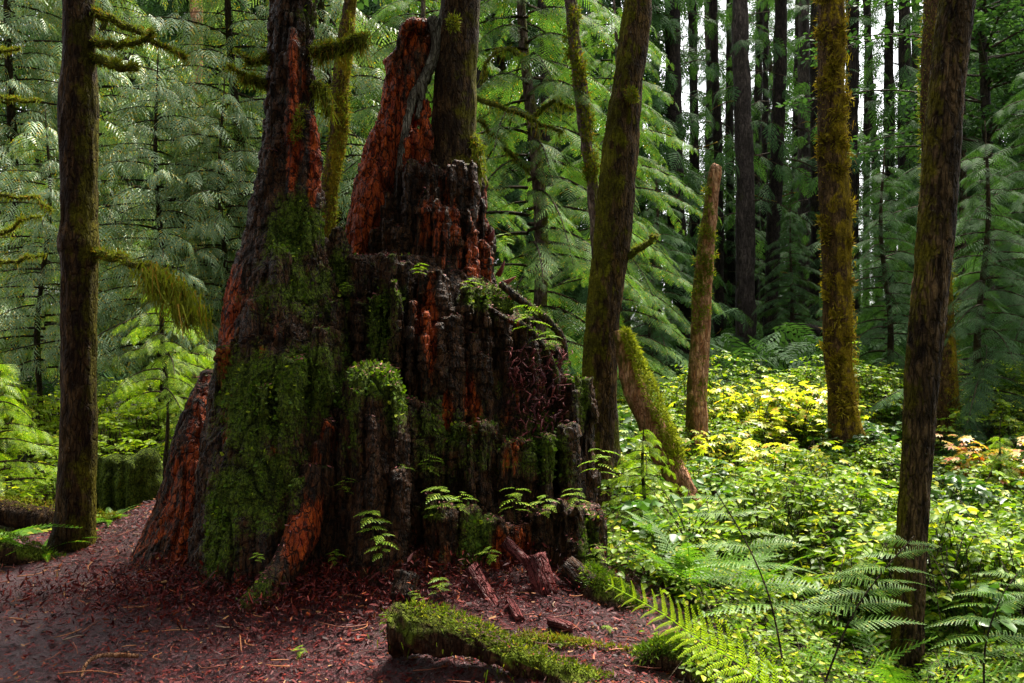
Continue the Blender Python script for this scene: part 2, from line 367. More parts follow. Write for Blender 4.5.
def bark_tube(C, r, seed=0, n=48, amp=.03, fr=7., step=.03, flare=0.0):
    """trunk: displaced tube along C, returned local"""
    C = np.asarray(C, float); Ltot = np.linalg.norm(np.diff(C, axis=0), axis=1).sum(); k = max(12, int(Ltot/step))
    CR = spl(np.c_[C, np.asarray(r)[:, None]], k); C2, r2 = CR[:, :3], CR[:, 3]
    V, F = tube(C2, r2, n, cap=True)
    m = k*n; ctr = np.repeat(C2, n, 0); d = V[:m]-ctr; rr = np.linalg.norm(d, axis=1, keepdims=True)+1e-9; u = d/rr
    x, y, z = V[:m, 0]+seed*3.1, V[:m, 1], V[:m, 2]
    nf = fbm(x*fr*2.2, y*fr*2.2, z*fr*.5, 3); ridg = 1-np.abs(2*nf-1)
    lump = fbm(x*3, y*3, z*1.2, 2)-.5
    V[:m] += u*((ridg-.6)*amp + lump*amp*2.0)[:, None]
    return V, F

def hang_moss(acc, C, n, L=(.05, .16), w=.012, spread=.03, g=rng, m=0):
    """strands hanging from a curve"""
    C = np.asarray(C); q = spl(C, 60) if len(C) < 60 else C
    idx = g.integers(0, len(q), n); p = q[idx] + g.normal(0, spread, (n, 3))*[1, 1, .5]
    l = L[0]*.4 + (L[1]-L[0])*g.random(n)**1.6*(.25+1.1*vn(p[:, 0]*14, p[:, 1]*14+3.3)); a = g.uniform(0, np.pi, n); ww = w*g.uniform(.4, 1.2, n)
    dx = np.stack([np.cos(a)*ww, np.sin(a)*ww, np.zeros(n)], 1); sw = g.normal(0, .32, (n, 3))*l[:, None]; sw[:, 2] = -l; dx *= .45
    V = np.stack([p-dx, p+dx, p+dx*.5+sw, p-dx*.3+sw], 1).reshape(-1, 3)
    acc.add(V, np.arange(4*n).reshape(-1, 4), m)
def fuzz(acc, C, r, n, L=(.015, .04), g=rng, m=0, w=.006):
    """short moss leaves all over a tube"""
    C = np.asarray(C); q = spl(C, 80) if len(C) < 80 else C; rr = np.interp(np.linspace(0, 1, len(q)), np.linspace(0, 1, len(np.atleast_1d(r))), np.atleast_1d(r))
    idx = g.integers(0, len(q), n); d = g.normal(0, 1, (n, 3)); d[:, 2] += .3; d /= np.linalg.norm(d, axis=1, keepdims=True)
    p = q[idx] + d*rr[idx][:, None]; kk = (vn(p[:, 0]*9+7, p[:, 1]*9, p[:, 2]*9) > .38) | (g.random(n) < .5); p, d = p[kk], d[kk]; n = len(p)
    l = g.uniform(*L, n)[:, None]; s = np.cross(d, g.normal(0, 1, (n, 3))); s /= np.linalg.norm(s, axis=1, keepdims=True)+1e-9
    V = np.stack([p-s*w, p+d*l*.5+s*w, p+d*l+g.normal(0, .3, (n, 3))*l, p+s*w*.2], 1).reshape(-1, 3)
    acc.add(V, np.arange(4*n).reshape(-1, 4), m)

# ------------------------------------------------------------------ the giant stump
def rings(sec, n=28):
    """sec: (x,y,z,rx,ry) bottom to top -> closed quads"""
    s = np.asarray(sec, float); a = np.arange(n)/n*2*np.pi; k = len(s)
    V = np.stack([s[:, 0:1]+s[:, 3:4]*np.cos(a), s[:, 1:2]+s[:, 4:5]*np.sin(a), np.repeat(s[:, 2:3], n, 1)], -1).reshape(-1, 3)
    i = np.arange(k-1)[:, None]*n; j = np.arange(n)[None]; j2 = (j+1) % n
    F = np.stack([i+j, i+j2, i+n+j2, i+n+j], -1).reshape(-1, 4)
    o = len(V); c0 = V[:n].mean(0); c1 = V[-n:].mean(0)
    V = np.concatenate([V, c0+(V[:n]-c0)*.01, c1+(V[-n:]-c1)*.01]); jj = np.arange(n); jn = (jj+1) % n
    F = np.concatenate([F, np.stack([o+jj, o+jn, jn, jj], -1), np.stack([(k-1)*n+jj, (k-1)*n+jn, o+n+jn, o+n+jj], -1)])
    return V, F
def sec_px(rows, n=None):
    """rows: (py, pxL, pxR, Y, depth_radius) top to bottom -> ring sections bottom to top"""
    out = []
    for py, a, b, Y, dr in rows:
        c = P((a+b)/2, py, Y); out.append((c[0], c[1], c[2], (b-a)/2/FL*Y, dr))
    out = np.array(out[::-1]); return spl(out, n or len(out)*4)
def column(acc, x, y, z0, z1, w, d, batter=.05, g=random):
    """tapered irregular prism with a rough top"""
    k = 9; a0 = g.uniform(0, .6); ang = [a0 + 2*math.pi*i/k + g.uniform(-.18, .18) for i in range(k)]
    rad = [g.uniform(.8, 1.12) for _ in range(k)]; sx, sy = g.uniform(-.025, .025), g.uniform(-.02, .02)
    sec = []
    hs = [0, .25, .5, .75, .93, 1]
    for t in hs:
        s = 1 + batter*(1-t)*2.5; s *= (1 if t < .93 else (.93 if t < 1 else .72))*g.uniform(.975, 1.025)
        sec.append([(x + sx*t + math.cos(q)*w*s*r_, y - batter*(1-t)*(z1-z0)*.6 + sy*t + math.sin(q)*d*s*r_, z0+(z1-z0)*t + (g.uniform(-.03, .03) if t >= .93 else 0)) for q, r_ in zip(ang, rad)])
    V = np.array(sec).reshape(-1, 3); n = k; K = len(hs)
    i = np.arange(K-1)[:, None]*n; j = np.arange(n)[None]; j2 = (j+1) % n
    F = np.stack([i+j, i+j2, i+n+j2, i+n+j], -1).reshape(-1, 4)
    o = len(V); c0 = V[:n].mean(0); c1 = V[-n:].mean(0)
    V = np.concatenate([V, c0+(V[:n]-c0)*.01, c1+(V[-n:]-c1)*.01]); jj = np.arange(n); jn = (jj+1) % n
    F = np.concatenate([F, np.stack([o+jj, o+jn, jn, jj], -1), np.stack([(K-1)*n+jj, (K-1)*n+jn, o+n+jn, o+n+jj], -1)])
    acc.add(V, F)
def wall_cols(acc, pts, bottom, w=(.035, .07), d=.10, jit=.05, g=random.Random(3), step=.8, batter=.04, yj=.055, gap=0):
    """pts: (px, Y, top_py) along a front; columns of different heights"""
    p = np.array(pts, float); px = p[0, 0]
    while px < p[-1, 0]:
        ww = g.uniform(w[0]*.55, w[1]*1.25) if g.random() > .2 else w[1]*1.6; Y = np.interp(px, p[:, 0], p[:, 1]) + g.uniform(-yj, yj); top = np.interp(px, p[:, 0], p[:, 2])
        q = P(px, top, Y); zt = q[2] + g.uniform(-jit, jit*.5)
        bot = bottom if not callable(bottom) else bottom(px)
        if g.random() > gap: column(acc, q[0], Y + d*.5, bot, zt, ww, d*g.uniform(.7, 1.2), batter, g)
        px += ww*2*step/Y*FL
def blob(V, blobs, Yw=.5):
    """mask 0..1 from image-space-like blobs given as (px,py,Y,rx_px,rz_px,strength) placed in the world"""
    m = np.zeros(len(V))
    for px, py, Y, rx, rz, s in blobs:
        c = P(px, py, Y); a = ((V[:, 0]-c[0])/(rx/FL*Y))**2 + ((V[:, 2]-c[2])/(rz/FL*Y))**2 + ((V[:, 1]-c[1])/.6)**2*.5
        m = np.maximum(m, s*np.exp(-a*.8))
    return m
def remesh_wood(name, acc, vox, mat, parent, fib=.02, cube=.012, lump=.05, crack=.03, red=0., moss=0., mb=(), rb=(), mtop=.35, seed=0., label=None):
    V, F, _ = acc.get(); o = mesh('tmp', V, F, M['wood'])
    md = o.modifiers.new('r', 'REMESH'); md.mode = 'VOXEL'; md.voxel_size = vox
    dg = bpy.context.evaluated_depsgraph_get(); me = bpy.data.meshes.new_from_object(o.evaluated_get(dg))
    bpy.data.objects.remove(o)
    n = len(me.vertices); V = np.empty(n*3, np.float32); me.vertices.foreach_get('co', V); V = V.reshape(-1, 3).astype(float)
    N = np.empty(n*3, np.float32); me.vertex_normals.foreach_get('vector', N); N = N.reshape(-1, 3)
    x, y, z = V[:, 0]+seed, V[:, 1], V[:, 2]
    wx = x + .05*(vn(x*2, y*2, z*1.5)-.5)*2
    f = fbm(wx*15, y*15, z*.9, 3); f = 1-np.abs(2*f-1)
    cr = np.abs(fbm(wx*7+9, y*7, z*.7, 2)-.5); crk = np.clip(1-cr/.035, 0, 1)
    colid = np.floor(wx*11 + 2*vn(wx*4, y*4, z*.4)); rnd = hsh(colid, np.floor(y*6), np.zeros(n))
    zz = z*(9+rnd*8) + rnd*7 + 1.2*vn(x*9, y*9, z*3); fr = np.abs(zz-np.round(zz)); hc = np.clip(1-fr/.09, 0, 1)
    blk = hsh(colid, np.round(zz-.5), np.ones(n))
    hz = 1-np.abs(N[:, 2])
    D = (f-.55)*fib - crk*crack*hz + (fbm(x*3.2, y*3.2, z*2.2, 3)-.5)*lump*2 - hc*cube*.9*hz*(vn(x*3, y*3, z*3) > .42) + (blk-.5)*cube*2.0*hz + (vn(x*40, y*40, z*12)-.5)*.006
    c2 = np.floor(wx*31 + 3*vn(wx*9, y*9, z*.8)); r2 = hsh(c2, np.floor(y*22), np.zeros(n)); b2 = hsh(c2, np.floor(z*(7+r2*9)+r2*5), np.floor(y*22))
    D = D + hz*((b2-.5)*(fib*1.1) + (r2-.5)*.006) + (hsh(np.floor(x*90), np.floor(y*90), np.floor(z*45))-.5)*.004
    V += N*D[:, None]
    up = np.clip(N[:, 2], 0, 1)
    mo = moss + .05 + .35*(vn(x*2.1, y*2.1+3, z*1.3)-.5) + blob(V, mb) + mtop*up*vn(x*5, y*5, z*5) + .25*(fbm(x*2.5, y*2.5, z*2.5, 2)-.5)
    rd = red + .11 + .40*(vn(x*3.1+5, y*3.1, z*1.3)-.5) + blob(V, rb) + .5*(fbm(x*5+3, y*5, z*1.0, 3)-.5) - .3*np.clip((f-.6)*2, 0, 1) + .12*crk
    nf = len(me.polygons); L = np.empty(len(me.loops), np.int32); me.loops.foreach_get('vertex_index', L)
    lt = np.empty(nf, np.int32); me.polygons.foreach_get('loop_total', lt)
    if (lt == 4).all(): F = L.reshape(-1, 4)
    else:
        st = np.cumsum(lt)-lt; k4 = lt == 4; F = np.stack([L[st[k4]+q] for q in range(4)], 1)
    bpy.data.meshes.remove(me)
    ob = mesh(name, V, F, mat, None, parent, False, {'moss': mo, 'red': rd, 'crack': crk*.7 + hc*(cube > .005)*.5})
    return ob, V, N, mo

stump = empty('giant_stump', 'huge rotting red cedar stump with tall jagged spires, moss and seedlings in the centre', 'stump', tuple(P(350, 600, 6.1)*[1, 1, 0]))
SO = np.array(stump.location)
def off(acc):
    for v in acc.V: v -= SO
    return acc
MOSSPTS = []
def stump_part(name, acc, **k):
    ob, V, N, mo = remesh_wood(name, acc, k.pop('vox', .010), M['wood'], None, **k)
    MOSSPTS.append((V, N, mo))
    ob.parent = stump; ob.location = tuple(-SO)
    return ob
# left spire: a tall shell of the old trunk, wide and mossy at its foot
a = Acc()
a.add(*rings(sec_px([(-60, 278, 308, 5.9, .13), (0, 274, 312, 5.9, .14), (60, 271, 312, 5.88, .15), (120, 267, 313, 5.85, .16), (180, 261, 315, 5.8, .2), (230, 250, 318, 5.75, .26), (280, 235, 338, 5.68, .34), (340, 224, 352, 5.6, .42), (400, 214, 360, 5.5, .5), (460, 207, 362, 5.42, .56), (520, 200, 352, 5.38, .6), (580, 195, 330, 5.32, .6), (640, 190, 320, 5.3, .6)])))
a.add(*rings(sec_px([(112, 300, 312, 5.66, .03), (150, 298, 319, 5.64, .05), (200, 297, 320, 5.6, .07), (250, 296, 324, 5.55, .09), (320, 290, 330, 5.45, .12)])))   # red edged slab
g = random.Random(5)
for px, top, Y, ww in [(232, 420, 5.05, .06), (222, 350, 5.2, .05), (250, 300, 5.22, .07), (275, 250, 5.3, .07), (262, 385, 5.0, .08), (290, 360, 4.98, .08), (318, 330, 5.1, .07), (335, 300, 5.3, .05), (305, 215, 5.5, .05), (245, 470, 4.9, .08), (268, 520, 4.82, .07), (300, 480, 4.86, .07), (210, 460, 5.1, .06), (345, 400, 5.05, .05)]:
    q = P(px, top, Y); column(a, q[0], Y+.06, -.25, q[2], ww, .12, .07, g)
for py0, px0, px1, Y0 in [(60, 280, 262, 5.75), (30, 292, 292, 5.72), (150, 272, 240, 5.62)]:
    c = spl([P(px0, py0, Y0), P((px0+px1)/2, py0+90, Y0-.05), P(px1, py0+210, Y0-.2)], 14); a.add(*tube(c, np.linspace(.02, .05, 14), 7))
stump_part('mossy_spire', a, fib=.026, cube=.009, lump=.035, crack=.035, moss=.02,
    mb=[(290, 230, 5.4, 32, 40, .62), (300, 290, 5.3, 50, 40, .5), (270, 400, 5.0, 52, 50, .62), (310, 380, 5.0, 50, 50, .55), (270, 480, 4.9, 45, 60, .38), (230, 520, 5, 20, 60, .5), (308, 12, 5.8, 14, 26, .3), (340, 350, 5.2, 25, 60, .4)],
    rb=[(225, 300, 5.5, 9, 40, .5), (232, 345, 5.4, 9, 40, .5), (238, 415, 5.2, 7, 30, .55), (235, 500, 5, 9, 26, .6), (295, 60, 5.7, 6, 60, .5), (294, 150, 5.6, 5, 60, .5), (316, 160, 5.6, 5, 60, .7), (275, 470, 4.9, 8, 40, .4), (345, 195, 5.5, 10, 40, .3)], red=.05)
# the red buttress on the left
a = Acc()
a.add(*rings(sec_px([(372, 204, 212, 5.95, .05), (392, 192, 222, 5.93, .15), (430, 180, 235, 5.9, .25), (480, 166, 250, 5.85, .32), (530, 152, 255, 5.8, .38), (575, 134, 262, 5.72, .42), (605, 112, 270, 5.65, .45), (650, 90, 280, 5.6, .5)])))
stump_part('red_buttress', a, fib=.018, cube=.003, lump=.06, crack=.03, red=.42, moss=-.3, mtop=.1, seed=3.)
# reddish leaning spire with its hooked top
a = Acc()
a.add(*rings(sec_px([(22, 418, 434, 6.5, .05), (36, 400, 436, 6.48, .08), (58, 396, 432, 6.45, .10), (80, 388, 428, 6.43, .12), (110, 382, 418, 6.4, .13), (150, 366, 408, 6.38, .15), (190, 356, 396, 6.33, .18), (240, 345, 386, 6.28, .2), (290, 335, 380, 6.25, .25), (350, 330, 380, 6.2, .3)])))
c = spl([P(405, 120, 6.35), P(398, 85, 6.35), P(391, 66, 6.36), P(386, 60, 6.36)], 12); a.add(*tube(c, np.linspace(.09, .025, 12), 8))
c = spl([P(386, 62, 6.36), P(400, 50, 6.36), P(404, 30, 6.36), P(413, 24, 6.36), P(424, 28, 6.38)], 14); a.add(*tube(c, np.linspace(.025, .05, 14), 8))
g = random.Random(9)
for px, top, ww in [(425, 100, .035), (432, 122, .03), (418, 130, .04), (406, 150, .045), (412, 118, .03)]:
    q = P(px, top, 6.25); column(a, q[0]-.03, 6.3, 1.8, q[2], ww, .06, .08, g)
stump_part('red_spire', a, fib=.03, cube=.002, lump=.03, crack=.04, red=.40, moss=-.2, rb=[(370, 160, 6.2, 40, 100, .2)], mtop=.2, seed=6., vox=.011)
# grey root that swept down from the live tree
a = Acc()
c = spl([P(455, -40, 6.45), P(447, 10, 6.42), P(440, 40, 6.4), P(428, 72, 6.36), P(412, 100, 6.3), P(404, 140, 6.24), P(398, 180, 6.2)], 40); a.add(*tube(c, np.interp(np.linspace(0, 1, 40), [0, .3, 1], [.07, .055, .028]), 10))
c = spl([P(432, 18, 6.38), P(436, 50, 6.36), P(424, 84, 6.33), P(418, 120, 6.28)], 30); a.add(*tube(c, np.linspace(.045, .025, 30), 8))
V, F, _ = a.get()
x_, y_, z_ = V.T; V = V + .02*np.stack([fbm(x_*8, y_*8, z_*8+q*5, 2)-.5 for q in range(3)], 1)
o = mesh('grey_root', V, F, bark_mat('grey_root_wood', (.10, .08, .06), (.30, .27, .22), .1, (.1, .12, .02), (0, 0, 1), .3), smooth=True); o.parent = stump; o.location = tuple(-SO)
# upper tier
a = Acc()
a.add(*rings(sec_px([(176, 398, 474, 6.35, .24), (215, 384, 480, 6.32, .30), (260, 366, 490, 6.28, .36), (330, 350, 510, 6.25, .42), (420, 340, 520, 6.2, .5)])))
gg = random.Random(21)
wall_cols(a, [(366, 6.25, 215), (376, 6.15, 198), (390, 6.08, 190), (396, 6.03, 164), (420, 5.98, 160), (450, 5.98, 160), (470, 6.05, 163), (479, 6.12, 168), (487, 6.2, 212), (494, 6.25, 246)], 1.3, (.025, .05), .09, .04, gg)
wall_cols(a, [(360, 6.15, 245), (378, 6.02, 225), (400, 5.95, 215), (425, 5.9, 190), (445, 5.9, 205), (470, 5.98, 215), (488, 6.1, 250), (497, 6.15, 268)], 1.3, (.025, .045), .07, .09, gg)
wall_cols(a, [(398, 6.4, 166), (430, 6.5, 162), (475, 6.5, 168)], 1.6, (.04, .07), .12, .03, gg)
stump_part('upper_tier', a, fib=.022, cube=.016, lump=.03, crack=.03, red=.12, moss=-.15, rb=[(440, 230, 5.9, 30, 40, .3), (480, 260, 6, 12, 40, .3)], mb=[(470, 165, 6, 20, 8, .4), (415, 162, 6, 20, 6, .3)], seed=9., vox=.0095)
# middle tier, flat topped and stepping down to the right
a = Acc()
a.add(*rings(sec_px([(262, 320, 470, 6.15, .42), (300, 315, 505, 6.1, .46), (350, 318, 545, 6.05, .5), (420, 320, 570, 6.0, .56), (500, 320, 585, 5.95, .62), (620, 310, 600, 5.85, .65)])))
gg = random.Random(31)
wall_cols(a, [(318, 5.72, 240), (335, 5.68, 234), (352, 5.62, 230), (357, 5.6, 254), (385, 5.55, 256), (410, 5.52, 266), (440, 5.52, 274), (465, 5.55, 290), (500, 5.62, 300), (520, 5.7, 318), (545, 5.82, 342), (560, 5.9, 352)], -.2, (.03, .06), .10, .035, gg, step=.85)
wall_cols(a, [(362, 5.42, 284), (400, 5.38, 282), (415, 5.4, 330), (440, 5.38, 318), (470, 5.4, 345), (500, 5.45, 350), (520, 5.55, 385)], -.2, (.025, .055), .09, .14, gg, gap=.15)
wall_cols(a, [(405, 5.25, 400), (440, 5.22, 420), (480, 5.25, 425), (502, 5.28, 435), (545, 5.32, 432), (566, 5.42, 428)], -.2, (.025, .05), .09, .08, gg, gap=.08)
wall_cols(a, [(566, 5.6, 376), (590, 5.72, 380)], -.2, (.03, .05), .10, .03, gg, step=.6)
stump_part('middle_tier', a, fib=.024, cube=.018, lump=.03, crack=.035, red=.02, moss=.02,
    rb=[(430, 335, 5.4, 9, 45, .65), (445, 415, 5.3, 9, 30, .6), (470, 410, 5.3, 8, 30, .6), (510, 400, 5.4, 10, 50, .4), (420, 320, 5.4, 8, 30, .4), (350, 400, 5.5, 10, 30, .2)],
    mb=[(380, 330, 5.4, 22, 60, .58), (338, 300, 5.6, 16, 60, .58), (400, 300, 5.4, 10, 20, .4), (480, 450, 5.2, 60, 60, .34), (545, 460, 5.2, 30, 40, .5), (500, 300, 5.6, 40, 12, .5), (585, 400, 5.6, 10, 40, .3), (360, 500, 5.2, 30, 60, .2)], seed=12., vox=.0095)
# moss capped knob in front
a = Acc()
a.add(*rings(sec_px([(366, 362, 384, 5.12, .08), (372, 351, 396, 5.12, .14), (388, 347, 402, 5.1, .18), (420, 350, 406, 5.08, .2), (470, 352, 404, 5.05, .22), (520, 350, 408, 5.02, .25), (570, 346, 412, 5.0, .28), (620, 340, 415, 4.98, .3)])))
g = random.Random(12)
for px, top, Y, ww in [(392, 385, 4.93, .05), (402, 392, 4.98, .04), (358, 395, 4.9, .045), (375, 420, 4.86, .05), (395, 470, 4.84, .05), (362, 480, 4.82, .05), (345, 440, 4.95, .04), (380, 520, 4.8, .05), (338, 500, 4.95, .04)]:
    q = P(px, top, Y); column(a, q[0], Y+.05, -.2, q[2], ww, .08, .05, g)
stump_part('mossy_knob', a, fib=.026, cube=.008, lump=.035, crack=.035, red=-.1, moss=.08, mb=[(375, 375, 4.95, 28, 22, .65), (398, 400, 4.95, 12, 35, .5), (352, 420, 4.95, 14, 50, .4)], seed=15., vox=.0095)
# low ledge at the foot
a = Acc()
a.add(*rings(sec_px([(505, 400, 598, 5.5, .25), (540, 395, 604, 5.45, .3), (580, 390, 608, 5.4, .34), (640, 380, 612, 5.35, .36)])))
gg = random.Random(41)
wall_cols(a, [(408, 5.12, 505), (425, 5.0, 500), (450, 4.95, 512), (480, 4.97, 520), (500, 5.02, 515), (530, 5.12, 520), (560, 5.1, 505), (585, 5.15, 500), (604, 5.25, 510)], -.2, (.03, .055), .10, .06, gg)
wall_cols(a, [(412, 4.95, 545), (455, 4.85, 550), (480, 4.9, 575)], -.2, (.03, .05), .08, .06, gg)
wall_cols(a, [(570, 4.98, 540), (605, 5.1, 545)], -.2, (.03, .05), .08, .06, gg)
stump_part('foot_ledge', a, fib=.024, cube=.010, lump=.05, crack=.035, red=.08, moss=.05, mb=[(475, 540, 4.9, 20, 30, .6), (590, 545, 5.1, 15, 40, .45), (430, 510, 5, 20, 12, .4)], rb=[(500, 560, 5, 30, 30, .5), (450, 600, 4.9, 30, 20, .4)], seed=18.)
# short slabs of the dark hollow between spire and knob
a = Acc(); gg = random.Random(44)
a.add(*rings(sec_px([(410, 322, 345, 5.25, .1), (470, 305, 352, 5.2, .2), (540, 290, 356, 5.15, .25), (620, 280, 360, 5.1, .3)])))
wall_cols(a, [(300, 5.0, 470), (318, 5.02, 440), (332, 5.06, 425)], -.2, (.025, .04), .07, .08, gg)
stump_part('hollow_core', a, fib=.03, cube=.006, lump=.05, crack=.04, red=.22, moss=-.05, seed=21.)
# exposed root
a = Acc()
c = spl([P(318, 470, 5.0), P(308, 510, 4.9), P(296, 545, 4.78), P(272, 585, 4.66), P(246, 614, 4.58), P(228, 635, 4.56)], 30)
a.add(*tube(c, np.interp(np.linspace(0, 1, 30), [0, .3, 1], [.11, .10, .07]), 14))
stump_part('root', a, fib=.012, cube=.0, lump=.03, crack=.02, red=-.05, moss=.05, mb=[(265, 590, 4.6, 25, 25, .25)], rb=[(300, 535, 4.8, 16, 32, .75)], seed=24.)
a = Acc()
c = spl([P(500, 283, 5.7), P(520, 300, 5.66), P(545, 318, 5.68), P(562, 338, 5.75), P(566, 360, 5.8)], 24)
a.add(*tube(c, np.linspace(.035, .022, 24), 8))
c = spl([P(478, 300, 5.6), P(505, 318, 5.5), P(530, 330, 5.5), P(552, 362, 5.6), P(560, 400, 5.65)], 24); a.add(*tube(c, np.linspace(.03, .02, 24), 8))
stump_part('slanting_root', a, fib=.006, cube=0., lump=.02, crack=.0, red=.1, moss=.2, seed=27., vox=.009)
# splintered shards in the red debris pocket
a = Acc(); g = random.Random(8)
for k in range(260):
    px, py, Y = g.uniform(508, 568), g.uniform(350, 436), g.uniform(5.46, 5.62); c = P(px, py, Y); d = np.array([g.gauss(0, 1), g.gauss(-.2, .5), g.gauss(0, 1)]); d /= np.linalg.norm(d); L = g.uniform(.03, .12); bd = np.array([g.gauss(0, .2), g.gauss(0, .2), g.gauss(0, .2)])*L
    a.add(*tube(np.array([c-d*L/2, c+bd, c+d*L/2]), np.array([.003, .008, .002])*g.uniform(.6, 1.5), 4, flat=.3))
for px, py, dx, dz in [(500, 285, .12, .06), (505, 300, .09, .05), (498, 275, .05, .1), (490, 240, .03, .07)]:
    c = P(px, py, 6.0); a.add(*tube(np.array([c, c+[dx*.5, -.03, dz*.4], c+[dx, -.05, dz]]), np.array([.025, .018, .004]), 5))
tag(a.build('splinters', litter_mat('purple_splinter', [(0, (.10, .02, .022)), (.5, (.17, .04, .04)), (.8, (.07, .02, .025))])), 'tangle of dark red wood splinters in the pocket on the right side of the stump', 'splinters', kind='stuff')
# moss leaves growing over the stump, needle litter lying on its ledges
am, al = Acc(), Acc()
for V, N, mo in MOSSPTS:
    vis = (V[:, 1] < 6.3) & (N[:, 1] < .3)
    pr = np.clip((mo-.35)*1.6, 0, 1)*vis; k = rng.random(len(V)) < pr*.16
    p = V[k]; n_ = N[k]; m_ = len(p); 
    if m_:
        d = n_ + rng.normal(0, .5, (m_, 3)); d /= np.linalg.norm(d, axis=1, keepdims=True); Rm = frames(d, rng.normal(0, 1, (m_, 3)))
        tv, tf = leafq(1, .7); am.add(*inst(tv, tf, Rm, p, rng.uniform(.012, .034, m_)))
    k = (N[:, 2] > .55) & (rng.random(len(V)) < .14) & (V[:, 1] < 6.8); p = V[k]; m_ = len(p)
    if m_:
        d = rng.normal(0, 1, (m_, 3))*[1, 1, .35]; Rm = frames(d, np.array([0, 0, 1.])+rng.normal(0, .4, (m_, 3))); tv, tf = leafq(1, .28)
        al.add(*inst(tv, tf, Rm, p+[0, 0, .008], rng.uniform(.012, .035, m_)))
o = am.build('moss', M['mossdark']); o.parent = stump; o.location = tuple(-SO)
o = al.build('needle_litter', litter_mat('pink_litter', [(0, (.16, .04, .04)), (.3, (.28, .08, .08)), (.55, (.08, .03, .025)), (.75, (.34, .14, .12)), (.92, (.10, .14, .03))])); o.parent = stump; o.location = tuple(-SO)

# ------------------------------------------------------------------ front trunks
def local_tree(name, label, cat, rows, mat, Y=None, n=56, amp=.03, fr=7., seed=0, group=None, partname='trunk', step=.03, top=None):
    """rows: (px, py, halfwidth_px[, Y]) top to bottom"""
    pts = np.array([P(r[0], r[1], r[3] if len(r) > 3 else Y) for r in rows]); rad = np.array([r[2]/FL*(r[3] if len(r) > 3 else Y) for r in rows])
    b = pts[-1].copy(); t = empty(name, label, cat, tuple(b), group=group)
    V, F = bark_tube(pts[::-1], rad[::-1], seed, n, amp, fr, step)
    o = mesh(partname, V-b, F, mat, None, t, True); return t, b
def mossy_branch(t, b, pts, r, hang=150, L=(.04, .14), fz=900, name='branch', mat='mossleaf', sp=.02):
    C = spl(pts, 30)-b; C = C + (np.stack([fbm(np.arange(30)*.3+q*9+r[0]*99, 3., 2., 2) for q in range(3)], 1)-.5)*.10*np.linspace(0, 1, 30)[:, None]; V, F = tube(C, np.linspace(r[0], r[1], 30), 8); x, y, z = V.T
    V = V + (fbm(x*14, y*14, z*14, 2)-.5)[:, None]*[0, 0, .04]
    br = mesh(name, V, F, M['mossall'], None, t, True)
    a = Acc(); fuzz(a, C, np.linspace(r[0], r[1], 30), fz)
    if hang: hang_moss(a, C, hang, L, spread=sp)
    mo = a.build('hanging_moss', M[mat]); mo.parent = br
    return br

t1, b1 = local_tree('tree', 'straight dark brown trunk with mossy side branches standing left beside the trail', 'tree',
    [(76, -260, 13.2), (78, 0, 14.7), (79, 100, 15.7), (79, 215, 16.7), (78, 245, 18.7), (79, 270, 16.7), (79, 400, 16.2), (77, 480, 16.2), (74, 530, 18.2), (70, 558, 24.2), (68, 590, 32.2)], M['barkL'], 6.1, seed=1, amp=.030)
mossy_branch(t1, b1, [P(94, 12, 6.1), P(115, 20, 6.05), P(140, 32, 6), P(165, 45, 5.95), P(185, 62, 5.9)], (.03, .012), 220, (.03, .1))
mossy_branch(t1, b1, [P(94, 43, 6.1), P(112, 44, 6.0), P(128, 44, 5.95), P(145, 40, 5.9), P(152, 34, 5.9)], (.032, .014), 150, (.02, .06))
mossy_branch(t1, b1, [P(95, 58, 6.1), P(112, 63, 6.0), P(124, 66, 5.95), P(137, 72, 5.9)], (.035, .02), 150, (.02, .07))
mossy_branch(t1, b1, [P(96, 253, 6.1), P(108, 255, 6.0), P(125, 258, 5.9), P(142, 266, 5.85), P(152, 272, 5.85)], (.035, .025), 200, (.02, .08))
mossy_branch(t1, b1, [P(148, 268, 5.85), P(160, 275, 5.8), P(175, 285, 5.8), P(188, 300, 5.8), P(195, 312, 5.8)], (.015, .008), 1500, (.03, .26), 500, sp=.06, name='drooping_branch')

t2, b2 = local_tree('tree', 'leaning brown trunk with yellow moss edge right behind the big stump', 'tree',
    [(650, -150, 13.0), (637, 0, 14.0), (624, 110, 15.5), (613, 210, 16.5), (604, 310, 16.0), (598, 400, 15.5), (594, 470, 17.0), (592, 530, 22.0), (591, 560, 28.0)], M['barkM'], 7.6, seed=2, amp=.042, n=80, step=.02)
mossy_branch(t2, b2, [P(624, 258, 7.6), P(636, 250, 7.5), P(646, 244, 7.4), P(656, 238, 7.35)], (.045, .02), 60, (.02, .06), 400)
fa = Acc(); fuzz(fa, [P(630, 92, 7.35)-b2, P(634, 100, 7.35)-b2], [.05, .03], 500); fa.build('moss', M['mossleaf'], t2)
a = Acc(); gg = np.random.default_rng(3)
c = spl([P(604, 200, 7.55), P(595, 300, 7.55), P(583, 430, 7.55)], 60)-b2; fuzz(a, c, [.03], 3500, (.01, .03)); a.build('moss', M['mossleaf'], t2)

